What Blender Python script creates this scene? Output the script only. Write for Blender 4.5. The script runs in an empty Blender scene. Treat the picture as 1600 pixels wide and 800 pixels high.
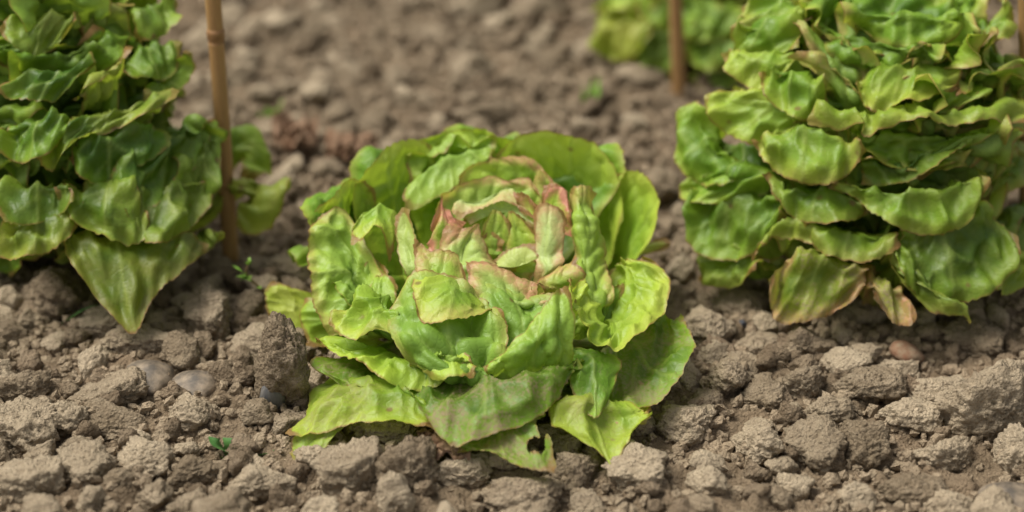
import bpy, math, random
import numpy as np
from mathutils import Vector, Matrix, Euler

random.seed(7)
RNG = np.random.default_rng(7)
R = math.radians
scene = bpy.context.scene
COL = scene.collection

# ---------------------------------------------------------------- camera
PITCH = R(27.0)
FPX = 3400.0                       # focal length in pixels of a 1600 px wide picture
CAM = Vector((0.0163, -1.379, 0.776))
FWD = Vector((0, math.cos(PITCH), -math.sin(PITCH)))
UP = Vector((0, math.sin(PITCH), math.cos(PITCH)))
cd = bpy.data.cameras.new('camera')
cam = bpy.data.objects.new('camera', cd)
COL.objects.link(cam)
cam.location = CAM
cam.rotation_euler = (math.pi / 2 - PITCH, 0, 0)
cd.sensor_width = 36.0
cd.lens = FPX / 1600.0 * 36.0
cd.clip_start = 0.05
cd.clip_end = 500.0
cd.dof.use_dof = True
cd.dof.focus_distance = 1.475
cd.dof.aperture_fstop = 2.7
scene.camera = cam

# ---------------------------------------------------------------- world, sun, exposure
SUN_EL, SUN_AZ = 62.0, -84.0       # elevation; azimuth from +Y (away) towards +X
w = bpy.data.worlds.new('World')
scene.world = w
w.use_nodes = True
wn = w.node_tree
bg = wn.nodes['Background']
sky = wn.nodes.new('ShaderNodeTexSky')
sky.sky_type = 'NISHITA'
sky.sun_disc = False
sky.sun_elevation = R(SUN_EL)
sky.sun_rotation = R(SUN_AZ)
sky.air_density = 1.0
sky.dust_density = 4.0
hs = wn.nodes.new('ShaderNodeHueSaturation')    # cloud cover: the sky loses most of its blue
hs.inputs['Saturation'].default_value = 0.12
wn.links.new(sky.outputs[0], hs.inputs['Color'])
wn.links.new(hs.outputs[0], bg.inputs[0])
bg.inputs[1].default_value = 0.055
sd = bpy.data.lights.new('sun', 'SUN')
sd.energy = 1.5
sd.angle = R(30)
sd.color = (1.0, 0.95, 0.86)
sun = bpy.data.objects.new('sun', sd)
COL.objects.link(sun)
to_sun = Vector((math.sin(R(SUN_AZ)) * math.cos(R(SUN_EL)), math.cos(R(SUN_AZ)) * math.cos(R(SUN_EL)), math.sin(R(SUN_EL))))
sun.rotation_euler = to_sun.to_track_quat('Z', 'Y').to_euler()
scene.view_settings.view_transform = 'Standard'
scene.view_settings.look = 'None'
scene.view_settings.exposure = 1.58
scene.view_settings.gamma = 1.0
scene.cycles.max_bounces = 8
scene.cycles.transmission_bounces = 6
scene.cycles.diffuse_bounces = 4

# ---------------------------------------------------------------- pixel -> place
def ray(px, py):
    return FWD + Vector((1, 0, 0)) * ((px - 800) / FPX) - UP * ((py - 400) / FPX)

def P3(px, py, y_cm):
    """the point seen at (px, py) that stands y_cm behind the central lettuce's stem"""
    d = ray(px, py)
    t = (y_cm * 0.01 - CAM.y) / d.y
    return np.array(CAM + d * t)

def G(px, py, z=0.0):
    d = ray(px, py)
    t = (z - CAM.z) / d.z
    return CAM + d * t

# ---------------------------------------------------------------- numpy noise
_perm = RNG.permutation(256)
_perm = np.concatenate([_perm, _perm, _perm])
_grad = RNG.normal(size=(256, 3))
_grad /= np.linalg.norm(_grad, axis=1)[:, None]

def perlin(x, y, z=0.0):
    x, y, z = np.broadcast_arrays(np.asarray(x, float), np.asarray(y, float), np.asarray(z, float))
    xi, yi, zi = np.floor(x), np.floor(y), np.floor(z)
    xf, yf, zf = x - xi, y - yi, z - zi
    xi, yi, zi = xi.astype(int) & 255, yi.astype(int) & 255, zi.astype(int) & 255
    f = lambda t: t * t * t * (t * (t * 6 - 15) + 10)
    u, v, s = f(xf), f(yf), f(zf)
    out = 0.0
    for dx in (0, 1):
        for dy in (0, 1):
            for dz in (0, 1):
                h = _perm[_perm[_perm[(xi + dx) & 255] + ((yi + dy) & 255)] + ((zi + dz) & 255)]
                g = _grad[h]
                d = g[..., 0] * (xf - dx) + g[..., 1] * (yf - dy) + g[..., 2] * (zf - dz)
                out = out + d * (u if dx else 1 - u) * (v if dy else 1 - v) * (s if dz else 1 - s)
    return out * 1.6

def fbm(x, y, z=0.0, octaves=4, gain=0.5, lac=2.03):
    a, s = 1.0, 0.0
    for i in range(octaves):
        s = s + a * perlin(x + 13.7 * i, y - 7.3 * i, z + 3.1 * i)
        x, y, z = x * lac, y * lac, z * lac
        a *= gain
    return s

def cell2(x, y, seed=0, jit=0.9):
    """F1, F2 of a jittered cell pattern, and a random number for the nearest cell"""
    xi, yi = np.floor(x), np.floor(y)
    f1 = np.full(x.shape, 9.0); f2 = np.full(x.shape, 9.0); idn = np.zeros(x.shape)
    for dx in (-1, 0, 1):
        for dy in (-1, 0, 1):
            cx, cy = (xi + dx).astype(int), (yi + dy).astype(int)
            h = _perm[(_perm[(cx + seed) & 255] + cy) & 255]
            h2 = _perm[(h + 57) & 255]
            px = cx + 0.5 + jit * (h / 255.0 - 0.5)
            py = cy + 0.5 + jit * (h2 / 255.0 - 0.5)
            d = np.hypot(px - x, py - y)
            near = d < f1
            f2 = np.where(near, f1, np.minimum(f2, d))
            idn = np.where(near, _perm[(h + 101) & 255] / 255.0, idn)
            f1 = np.where(near, d, f1)
    return f1, f2, idn

def sstep(a, b, x):
    t = np.clip((x - a) / (b - a), 0, 1)
    return t * t * (3 - 2 * t)

# ---------------------------------------------------------------- object helpers
def tag(o, label=None, cat=None, group=None, kind=None):
    if label: o['label'] = label
    if cat: o['category'] = cat
    if group: o['group'] = group
    if kind: o['kind'] = kind
    return o

def empty(name, loc=(0, 0, 0)):
    o = bpy.data.objects.new(name, None)
    o.empty_display_size = 0.02
    o.location = loc
    COL.objects.link(o)
    return o

def mesh_of(name, verts, faces, mat, smooth=True, attrs=None):
    me = bpy.data.meshes.new(name)
    verts = np.asarray(verts, dtype=np.float32)
    faces = np.asarray(faces, dtype=np.int32)
    n, k = faces.shape
    me.vertices.add(len(verts)); me.vertices.foreach_set('co', verts.ravel())
    me.loops.add(n * k); me.loops.foreach_set('vertex_index', faces.ravel())
    me.polygons.add(n)
    me.polygons.foreach_set('loop_start', np.arange(0, n * k, k, dtype=np.int32))
    me.polygons.foreach_set('use_smooth', np.full(n, smooth))
    for an, av in (attrs or {}).items():
        at = me.attributes.new(an, 'FLOAT', 'POINT')
        at.data.foreach_set('value', np.asarray(av, dtype=np.float32).ravel())
    me.update(calc_edges=True)
    me.validate()
    if mat: me.materials.append(mat)
    return me

def obj(name, me, parent=None, loc=None):
    o = bpy.data.objects.new(name, me)
    COL.objects.link(o)
    if parent: o.parent = parent
    if loc is not None: o.location = loc
    return o

def grid_faces(nv, nu, keep=None):
    i = np.arange(nv * nu).reshape(nv, nu)
    f = np.stack([i[:-1, :-1], i[:-1, 1:], i[1:, 1:], i[1:, :-1]], -1).reshape(-1, 4)
    return f if keep is None else f[keep.ravel()]

def tube(points, radii, n=10):
    """swept round tube; returns verts, quad faces"""
    pts = np.asarray(points, float); k = len(pts)
    tan = np.gradient(pts, axis=0); tan /= np.linalg.norm(tan, axis=1)[:, None] + 1e-12
    ref = np.array([0, 0, 1.0]) if abs(tan[0][2]) < 0.9 else np.array([1.0, 0, 0])
    V = []
    for p, t, r in zip(pts, tan, radii):
        a = np.cross(ref, t); a /= np.linalg.norm(a); b = np.cross(t, a)
        th = np.linspace(0, 2 * np.pi, n, endpoint=False)
        V.append(p + r * (np.cos(th)[:, None] * a + np.sin(th)[:, None] * b))
    V = np.concatenate(V); F = []
    for i in range(k - 1):
        for j in range(n):
            F.append((i * n + j, i * n + (j + 1) % n, (i + 1) * n + (j + 1) % n, (i + 1) * n + j))
    # caps as fans of quads
    for base in (0, (k - 1) * n):
        for j in range(0, n - 2, 2):
            F.append((base, base + j + 1, base + j + 2, base + (j + 3) % n))
    return V, F

# ---------------------------------------------------------------- materials
def new_mat(name):
    m = bpy.data.materials.new(name); m.use_nodes = True
    nt = m.node_tree
    for n in list(nt.nodes): nt.nodes.remove(n)
    out = nt.nodes.new('ShaderNodeOutputMaterial')
    return m, nt, out

class NB:
    """small helper to write node trees"""
    def __init__(s, nt): s.nt = nt
    def n(s, t, **kw):
        x = s.nt.nodes.new(t)
        for k, v in kw.items(): setattr(x, k, v)
        return x
    def l(s, a, b): s.nt.links.new(a, b)
    def attr(s, name):
        return s.n('ShaderNodeAttribute', attribute_name=name).outputs['Fac']
    def noise(s, vec, scale, detail=4, rough=0.55, out='Fac'):
        x = s.n('ShaderNodeTexNoise'); x.inputs['Scale'].default_value = scale
        x.inputs['Detail'].default_value = detail; x.inputs['Roughness'].default_value = rough
        if vec is not None: s.l(vec, x.inputs['Vector'])
        return x.outputs[out]
    def ramp(s, fac, stops):
        x = s.n('ShaderNodeValToRGB'); e = x.color_ramp.elements
        while len(e) < len(stops): e.new(0.5)
        for el, (p, c) in zip(e, stops):
            el.position = p
            el.color = (c, c, c, 1) if isinstance(c, (int, float)) else (*c, 1)
        s.l(fac, x.inputs[0]); return x.outputs[0]
    def mix(s, fac, a, b, mode='MIX'):
        x = s.n('ShaderNodeMix', data_type='RGBA', blend_type=mode)
        for sock, v in ((x.inputs[0], fac), (x.inputs[6], a), (x.inputs[7], b)):
            if isinstance(v, tuple): sock.default_value = (*v, 1)
            elif isinstance(v, (int, float)): sock.default_value = v
            else: s.l(v, sock)
        return x.outputs[2]
    def math(s, op, a, b=None, clamp=False):
        x = s.n('ShaderNodeMath', operation=op, use_clamp=clamp)
        for sock, v in ((x.inputs[0], a), (x.inputs[1], b)):
            if v is None: continue
            if isinstance(v, (int, float)): sock.default_value = v
            else: s.l(v, sock)
        return x.outputs[0]

def leaf_material(name='lettuce_leaf', dark=(0.036, 0.105, 0.007), mid=(0.155, 0.300, 0.020), light=(0.39, 0.52, 0.055)):
    m, nt, out = new_mat(name); b = NB(nt)
    co = b.n('ShaderNodeTexCoord').outputs['Object']
    vein, edge, pink, age, tone = (b.attr(k) for k in ('vein', 'edge', 'pink', 'age', 'tone'))
    n1 = b.noise(co, 26, 4); n2 = b.noise(co, 90, 4); n3 = b.noise(co, 420, 3)
    # tone 0 deep green .. 1 pale yellow green, with blotches
    t = b.math('ADD', tone, b.math('MULTIPLY', b.math('SUBTRACT', n1, 0.5), 0.75))
    t = b.math('ADD', t, b.math('MULTIPLY', b.math('SUBTRACT', n2, 0.5), 0.35))
    # towards the margin the leaf turns paler and yellower
    rim = b.ramp(edge, [(0.0, 1.0), (0.45, 0.35), (1.0, 0.0)])
    t = b.math('ADD', t, b.math('MULTIPLY', rim, 0.48), clamp=True)
    col = b.ramp(t, [(0.0, dark), (0.5, mid), (1.0, light)])
    under = b.n('ShaderNodeNewGeometry').outputs['Backfacing']
    col = b.mix(b.math('MULTIPLY', under, 0.38), col, (0.26, 0.40, 0.085))
    col = b.mix(b.math('MULTIPLY', b.attr('pale'), b.ramp(n1, [(0.3, 0.4), (0.65, 1.0)])), col, (0.50, 0.57, 0.26))
    # veins a little paler
    col = b.mix(b.math('MULTIPLY', vein, 0.30), col, (0.44, 0.56, 0.14))
    # yellowing with age
    col = b.mix(b.math('MULTIPLY', age, b.ramp(n1, [(0.3, 0.15), (0.65, 0.85)])), col, (0.40, 0.38, 0.045))
    # pink blush near the margin
    blush = b.math('MULTIPLY', pink, b.ramp(b.math('ADD', edge, b.math('MULTIPLY', b.math('SUBTRACT', n1, 0.5), 0.9)), [(0.0, 1.0), (0.14, 0.8), (0.34, 0.0)]))
    blush = b.math('MULTIPLY', blush, b.ramp(b.noise(co, 240, 3), [(0.32, 0.45), (0.6, 1.0)]))
    col = b.mix(b.math('MULTIPLY', blush, 0.9, clamp=True), col, b.mix(n2, (0.55, 0.17, 0.12), (0.64, 0.30, 0.22)))
    # thin scorched rim, broken up
    rimline = b.math('MULTIPLY', b.ramp(edge, [(0.0, 1.0), (0.018, 0.8), (0.048, 0.0)]), b.ramp(n1, [(0.36, 0.3), (0.52, 1.0)]))
    col = b.mix(b.math('MULTIPLY', rimline, 0.9), col, b.mix(n3, (0.30, 0.14, 0.05), (0.20, 0.08, 0.035)))
    # brown spots and dusty soil film
    vs = b.n('ShaderNodeTexVoronoi'); vs.inputs['Scale'].default_value = 48; b.l(co, vs.inputs['Vector'])
    spot = b.ramp(vs.outputs['Distance'], [(0.085, 1.0), (0.15, 0.0)])
    sep = b.n('ShaderNodeSeparateColor'); b.l(vs.outputs['Color'], sep.inputs[0])
    spot = b.math('MULTIPLY', spot, b.ramp(b.math('ADD', sep.outputs[0], b.math('MULTIPLY', age, 0.3)), [(0.74, 0.0), (0.80, 1.0)]))
    col = b.mix(b.math('MULTIPLY', spot, 0.75), col, (0.17, 0.085, 0.035))
    dust = b.attr('dust')
    dm = b.math('MULTIPLY', dust, b.ramp(b.math('ADD', b.math('MULTIPLY', n1, 0.6), b.math('MULTIPLY', n3, 0.5)), [(0.52, 0.0), (0.66, 1.0)]))
    col = b.mix(b.math('MULTIPLY', dm, 0.8), col, (0.29, 0.22, 0.125))
    # fine net of veins
    v2 = b.n('ShaderNodeTexVoronoi', feature='DISTANCE_TO_EDGE'); v2.inputs['Scale'].default_value = 190; b.l(co, v2.inputs['Vector'])
    net = b.ramp(v2.outputs['Distance'], [(0.0, 0.0), (0.12, 1.0)])
    hgt = b.math('ADD', b.math('MULTIPLY', net, 0.5), b.math('MULTIPLY', n3, 0.7))
    hgt = b.math('ADD', hgt, b.math('MULTIPLY', n2, 1.2))
    bp = b.n('ShaderNodeBump'); bp.inputs['Strength'].default_value = 0.22; bp.inputs['Distance'].default_value = 0.0015
    b.l(hgt, bp.inputs['Height'])
    pr = b.n('ShaderNodeBsdfPrincipled')
    b.l(col, pr.inputs['Base Color']); b.l(bp.outputs[0], pr.inputs['Normal'])
    rg = b.math('ADD', 0.38, b.math('MULTIPLY', n2, 0.14)); rg = b.math('ADD', rg, b.math('MULTIPLY', dm, 0.3))
    b.l(rg, pr.inputs['Roughness'])
    pr.inputs['Specular IOR Level'].default_value = 0.36
    tr = b.n('ShaderNodeBsdfTranslucent')
    b.l(b.mix(0.5, col, (0.46, 0.60, 0.02)), tr.inputs['Color']); b.l(bp.outputs[0], tr.inputs['Normal'])
    mx = b.n('ShaderNodeMixShader'); mx.inputs[0].default_value = 0.35
    b.l(pr.outputs[0], mx.inputs[1]); b.l(tr.outputs[0], mx.inputs[2])
    b.l(mx.outputs[0], out.inputs[0])
    return m

def soil_material(name, pale, dark, scale=1.0, red=0.12):
    m, nt, out = new_mat(name); b = NB(nt)
    geo = b.n('ShaderNodeNewGeometry').outputs['Position']
    oi = b.n('ShaderNodeObjectInfo').outputs['Random']
    n1 = b.noise(geo, 18 * scale, 5, 0.6); n2 = b.noise(geo, 110 * scale, 5, 0.65); n3 = b.noise(geo, 700 * scale, 4, 0.7)
    f = b.math('ADD', b.math('MULTIPLY', n1, 0.55), b.math('MULTIPLY', n2, 0.5))
    f = b.math('ADD', f, b.math('MULTIPLY', b.math('SUBTRACT', oi, 0.5), 0.34))
    col = b.ramp(f, [(0.34, dark), (0.50, tuple((a + c) / 2 for a, c in zip(pale, dark))), (0.68, pale)])
    col = b.mix(b.math('MULTIPLY', b.ramp(b.noise(geo, 9, 3), [(0.5, 0.0), (0.7, 1.0)]), red), col, (0.24, 0.125, 0.07))
    # grains: dark specks and pale sand
    col = b.mix(b.ramp(n3, [(0.30, 0.55), (0.42, 0.0)]), col, (0.06, 0.042, 0.03))
    col = b.mix(b.ramp(n3, [(0.64, 0.0), (0.75, 0.5)]), col, (0.42, 0.36, 0.28))
    vp = b.n('ShaderNodeTexVoronoi'); vp.inputs['Scale'].default_value = 420 * scale; b.l(geo, vp.inputs['Vector'])
    hgt = b.math('ADD', b.math('MULTIPLY', n2, 1.2), b.math('MULTIPLY', n3, 0.55))
    hgt = b.math('SUBTRACT', hgt, b.math('MULTIPLY', vp.outputs['Distance'], 0.5))
    bp = b.n('ShaderNodeBump'); bp.inputs['Strength'].default_value = 1.0; bp.inputs['Distance'].default_value = 0.005
    b.l(hgt, bp.inputs['Height'])
    pr = b.n('ShaderNodeBsdfPrincipled'); pr.inputs['Roughness'].default_value = 0.95
    pr.inputs['Specular IOR Level'].default_value = 0.12
    b.l(col, pr.inputs['Base Color']); b.l(bp.outputs[0], pr.inputs['Normal'])
    b.l(pr.outputs[0], out.inputs[0])
    return m

def plain_noise_material(name, c1, c2, scale=60, rough=0.6, spec=0.3, bump=0.3, stretch=None, transl=0.0):
    m, nt, out = new_mat(name); b = NB(nt)
    co = b.n('ShaderNodeTexCoord').outputs['Object']
    if stretch:
        mp = b.n('ShaderNodeMapping'); mp.inputs['Scale'].default_value = stretch; b.l(co, mp.inputs[0]); co = mp.outputs[0]
    n1 = b.noise(co, scale, 5, 0.6); n2 = b.noise(co, scale * 7, 4, 0.6)
    col = b.mix(b.ramp(n1, [(0.35, 0.0), (0.65, 1.0)]), c1, c2)
    col = b.mix(b.ramp(n2, [(0.3, 0.35), (0.45, 0.0)]), col, tuple(x * 0.4 for x in c1))
    bp = b.n('ShaderNodeBump'); bp.inputs['Strength'].default_value = bump; bp.inputs['Distance'].default_value = 0.002
    b.l(b.math('ADD', n1, n2), bp.inputs['Height'])
    pr = b.n('ShaderNodeBsdfPrincipled'); pr.inputs['Roughness'].default_value = rough
    pr.inputs['Specular IOR Level'].default_value = spec
    b.l(col, pr.inputs['Base Color']); b.l(bp.outputs[0], pr.inputs['Normal'])
    if transl:
        tr = b.n('ShaderNodeBsdfTranslucent'); b.l(col, tr.inputs['Color'])
        mx = b.n('ShaderNodeMixShader'); mx.inputs[0].default_value = transl
        b.l(pr.outputs[0], mx.inputs[1]); b.l(tr.outputs[0], mx.inputs[2]); b.l(mx.outputs[0], out.inputs[0])
    else:
        b.l(pr.outputs[0], out.inputs[0])
    return m

M_LEAF = leaf_material()
M_GROUND = soil_material('soil', (0.26, 0.195, 0.125), (0.12, 0.086, 0.053))
M_CLOD = soil_material('clod_soil', (0.45, 0.362, 0.248), (0.22, 0.168, 0.108), red=0.06)
M_CRUMB = soil_material('crumb_soil', (0.37, 0.288, 0.192), (0.16, 0.117, 0.074), red=0.15)
M_STONE = plain_noise_material('grey_stone', (0.065, 0.052, 0.038), (0.24, 0.185, 0.125), 1.6, 0.55, 0.35)
M_SLATE = plain_noise_material('blue_grey_stone', (0.07, 0.072, 0.075), (0.14, 0.13, 0.115), 2.5, 0.5, 0.4)
M_RED = plain_noise_material('reddish_stone', (0.21, 0.105, 0.062), (0.27, 0.205, 0.135), 1.8, 0.9, 0.1, 0.6)
M_BLACK = plain_noise_material('black_pebble', (0.02, 0.022, 0.03), (0.035, 0.038, 0.05), 90, 0.4, 0.5)
M_BAMBOO = plain_noise_material('bamboo', (0.30, 0.165, 0.062), (0.37, 0.22, 0.09), 40, 0.5, 0.35, 0.15, stretch=(4, 4, 0.35))
M_NODE = plain_noise_material('bamboo_node', (0.20, 0.10, 0.04), (0.30, 0.17, 0.07), 90, 0.6, 0.25)
M_DRY = plain_noise_material('dry_leaf', (0.17, 0.095, 0.055), (0.30, 0.20, 0.13), 60, 0.85, 0.1, 0.5, transl=0.2)
M_SEED = plain_noise_material('weed_leaf', (0.05, 0.14, 0.03), (0.09, 0.21, 0.045), 60, 0.5, 0.35, 0.2, transl=0.25)
M_SEED2 = plain_noise_material('young_weed_leaf', (0.14, 0.30, 0.03), (0.22, 0.38, 0.05), 60, 0.5, 0.35, 0.2, transl=0.25)
M_STEM = plain_noise_material('weed_stem', (0.15, 0.09, 0.05), (0.20, 0.16, 0.06), 60, 0.6, 0.2, 0.2)
M_CORE = plain_noise_material('lettuce_stem', (0.36, 0.42, 0.20), (0.42, 0.46, 0.26), 60, 0.6, 0.2, 0.2)

# ---------------------------------------------------------------- ground
def ground_h(x, y):
    """height of the bare soil"""
    h = 0.010 * fbm(x * 5, y * 5, 1.7, 3)
    wx = x + 0.010 * perlin(x * 40, y * 40, 5.0); wy = y + 0.010 * perlin(x * 40, y * 40, 9.0)
    f1, f2, idn = cell2(wx * 32, wy * 32, 3)
    h = h + 0.010 * (idn - 0.3) * sstep(0.02, 0.35, f2 - f1)
    f1, f2, idn = cell2(wx * 85 + 3, wy * 85, 11)
    h = h + 0.0045 * (idn - 0.3) * sstep(0.02, 0.4, f2 - f1)
    f1, f2, idn = cell2(wx * 190 + 3, wy * 190, 23)
    h = h + 0.0022 * (idn - 0.3) * sstep(0.02, 0.4, f2 - f1)
    h = h + 0.0024 * fbm(x * 150, y * 150, 2.2, 3)
    return h

def axis(lo, hi, step, far):
    core = np.arange(lo, hi, step)
    g = step * 1.25 ** np.arange(1, 60); g = np.cumsum(g); g = g[g < far]
    return np.concatenate([lo - g[::-1], core, hi + g])
gx = axis(-0.60, 0.60, 0.0022, 60.0); gy = axis(-0.30, 0.85, 0.0022, 60.0)
GX, GY = np.meshgrid(gx, gy)
GZ = ground_h(GX, GY)
GZ = GZ * np.exp(-np.maximum(0, np.hypot(GX, GY - 0.3) - 2.0) / 3.0)
gme = mesh_of('ground', np.stack([GX, GY, GZ], -1).reshape(-1, 3), grid_faces(len(gy), len(gx)), M_GROUND)
tag(obj('ground', gme), 'bare crumbly brown soil of the vegetable bed', kind='structure')

def gh(x, y):
    return float(ground_h(np.array([x], float), np.array([y], float))[0])

# ---------------------------------------------------------------- leaves
def catmull(ctrl, t):
    """interpolating spline through ctrl (k,...) at t in [0,1]"""
    ctrl = np.asarray(ctrl, float); k = len(ctrl)
    if k == 2:
        return ctrl[0] + (ctrl[1] - ctrl[0]) * t.reshape(-1, *([1] * (ctrl.ndim - 1)))
    ext = np.concatenate([[2 * ctrl[0] - ctrl[1]], ctrl, [2 * ctrl[-1] - ctrl[-2]]])
    s = np.clip(t, 0, 1.0) * (k - 1); i = np.minimum(s.astype(int), k - 2); f = (s - i).reshape(-1, *([1] * (ctrl.ndim - 1)))
    p0, p1, p2, p3 = ext[i], ext[i + 1], ext[i + 2], ext[i + 3]
    return 0.5 * (2 * p1 + (p2 - p0) * f + (2 * p0 - 5 * p1 + 4 * p2 - p3) * f ** 2 + (3 * p1 - p0 - 3 * p2 + p3) * f ** 3)

_leafno = [0]
def finish_leaf(P, parent, name='leaf', mat=None, blister=0.0016, cell=0.013, ruffle=0.004, rwave=0.030, low=0.003,
                pink=0.0, age=0.0, tone=0.5, dust=0.0, pale=0.0, holes=(), label=None, origin=None, rounded=0.5):
    """turn a (nv, nu, 3) sheet into a leaf: veins, blisters, wavy margin; one mesh object"""
    _leafno[0] += 1; sd_ = _leafno[0] * 3.37
    nv, nu, _ = P.shape
    u = np.linspace(-1, 1, nu)[None, :] * np.ones((nv, 1)); v = np.linspace(0, 1, nv)[:, None] * np.ones((1, nu))
    W = np.linalg.norm(np.diff(P, axis=1), axis=2).sum(1); Lc = np.linalg.norm(np.diff(P, axis=0), axis=2).sum(0)
    Wm, L = float(np.max(W)), float(np.mean(Lc))
    X = u * (W[:, None] / 2); T = v * L
    eu = (1 - np.abs(u)) * W[:, None] / 2; ev = (1 - v) * L
    edge = np.minimum(eu + 0.0 * v, ev); 
    edge = np.maximum(0, -np.log(np.exp(-eu / 0.006) + np.exp(-ev / 0.006)) * 0.006)
    du = np.gradient(P, axis=1); dv = np.gradient(P, axis=0)
    N = np.cross(du, dv); N /= np.linalg.norm(N, axis=2)[..., None] + 1e-12
    cx = P.reshape(-1, 3)[:, :2].mean(0); ax = np.array((0.0, 0.0) if origin is None else origin[:2])
    inward = np.array([ax[0] - cx[0], ax[1] - cx[1], 0.05])
    flip = float((N[nv // 4:] @ inward).mean()) < 0
    # veins
    wob = 0.004 * perlin(X * 45, T * 45, sd_)
    mid = np.exp(-((X + wob * 0.5) / (0.0012 + 0.0026 * (1 - v))) ** 2)
    q = (T - 0.75 * np.abs(X) + wob + np.where(X > 0, 0.009, 0)) / 0.024
    sec = np.exp(-(np.abs(q - np.round(q)) * 0.024 / 0.0014) ** 2) * sstep(0.0, 0.01, edge)
    f1, f2, idn = cell2((X + wob) / cell + sd_, (T - 0.5 * np.abs(X) + wob) / cell, int(sd_ * 7) % 97)
    ter = np.exp(-((f2 - f1) / 0.13) ** 2)
    vein = np.clip(np.maximum(mid, np.maximum(0.75 * sec, 0.10 * ter)), 0, 1)
    puff = np.sqrt(sstep(-0.12, 0.75, f2 - f1)) * (0.45 + 0.9 * idn)
    wx_ = 0.006 * perlin(X * 38, T * 38, sd_ + 2); wy_ = 0.006 * perlin(X * 38, T * 38, sd_ + 6)
    b1_, b2_, bid = cell2((X + wx_ * 0.7) / (cell * 0.92) + 7 + sd_, (T - 0.45 * np.abs(X) + wy_ * 0.7) / (cell * 0.92), int(sd_ * 5) % 89)
    dome = (0.30 - np.minimum(b1_, 0.75) ** 2) * (0.5 + bid)
    c1_, c2_, cid = cell2((X + wy_) / (cell * 0.75) + 3 + sd_, (T - 0.45 * np.abs(X) + wx_) / (cell * 0.75), int(sd_ * 3) % 83)
    dome = 0.75 * dome + 0.45 * perlin(X / (cell * 2.2), T / (cell * 2.2), sd_ + 4) * 0.5 + 0.0 * (0.30 - np.minimum(c1_, 0.75) ** 2) * (0.3 + cid)
    body = sstep(0.0, 0.012, edge)
    D = 5.2 * blister * dome * (0.45 + 0.55 * body) - blister * 0.35 * sec - 0.0008 * mid
    D = D + 1.2 * low * fbm(X * 26, T * 26, sd_, 2)
    m = 1 - sstep(0.0, 0.30 * Wm, edge)
    m = m * sstep(0.1, 0.5, v)
    D = D + ruffle * m ** 1.5 * (1.9 * perlin(X / rwave, T / rwave, sd_ + 5) + 0.7 * perlin(X / rwave * 2.3, T / rwave * 2.3, sd_ + 9))
    Q = P + N * D[..., None]
    # ragged margin, in the plane of the leaf
    rag = 0.0015 * m ** 4 * (perlin(X * 330, T * 330, sd_) + 0.8 * perlin(X * 130, T * 130, sd_))
    tu = du / (np.linalg.norm(du, axis=2)[..., None] + 1e-9); tv = dv / (np.linalg.norm(dv, axis=2)[..., None] + 1e-9)
    Q = Q + tv * (rag * sstep(0.5, 1, v))[..., None] + tu * (rag * np.sign(u) * sstep(0.6, 1, np.abs(u)))[..., None]
    keep = None
    if holes:
        uc = 0.25 * (u[:-1, :-1] + u[1:, :-1] + u[:-1, 1:] + u[1:, 1:]); vc = 0.25 * (v[:-1, :-1] + v[1:, :-1] + v[:-1, 1:] + v[1:, 1:])
        keep = np.ones(uc.shape, bool)
        for hu, hv, rad in holes:
            d = np.hypot((uc - hu) * Wm / 2, (vc - hv) * L) * (1 + 0.5 * perlin(uc * 9, vc * 9, 3.0))
            keep &= d > rad
            dd = np.hypot((u - hu) * Wm / 2, (v - hv) * L) - rad
            edge = np.minimum(edge, np.maximum(dd, 0) * 1.2)
    if origin is not None: Q = Q - np.asarray(origin)
    one = np.ones(nv * nu)
    tn = tone - 0.16 + 0.10 * random.uniform(-1, 1)
    attrs = {'vein': vein, 'edge': np.clip(edge / 0.028, 0, 1), 'pink': one * pink, 'age': one * age, 'tone': one * tn, 'dust': one * dust, 'pale': one * pale}
    gf = grid_faces(nv, nu, keep)
    me = mesh_of(name, Q.reshape(-1, 3), gf[:, ::-1] if flip else gf, mat or M_LEAF, True, attrs)
    o = obj(name, me, parent)
    if label: o['label'] = label
    return o

def sheet(rows, nv=84, nu=84, rounding=0.16, az=None, base_r=0.022, base_z=0.015, spread=35, extra=None, seed=0.0, origin=(0, 0, 0)):
    """a leaf sheet through rows of points (from the stem to the margin)"""
    ctrl = []
    if az is not None:
        a = np.radians(az + np.linspace(1, -1, 7) * spread * (1 if math.sin(R(az)) > -0.2 else -1) * (1 if math.sin(R(az)) > -0.2 else 1))
        ctrl.append(np.stack([origin[0] + base_r * np.cos(a), origin[1] + base_r * np.sin(a), np.full(7, base_z)], -1))
    if extra is not None:
        for (az2, sp2, r2, z2) in extra:
            sgn = 1 if math.sin(R(az2)) > -0.2 else -1
            a = np.radians(az2 + np.linspace(1, -1, 7) * sp2 * sgn)
            ctrl.append(np.stack([origin[0] + r2 * np.cos(a), origin[1] + r2 * np.sin(a), np.full(7, z2)], -1))
    for row in rows:
        pts = np.array([P3(*p) for p in row])
        ctrl.append(catmull(pts, np.linspace(0, 1, 7)))
    return grid_from(np.array(ctrl), nv, nu, rounding)

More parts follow.
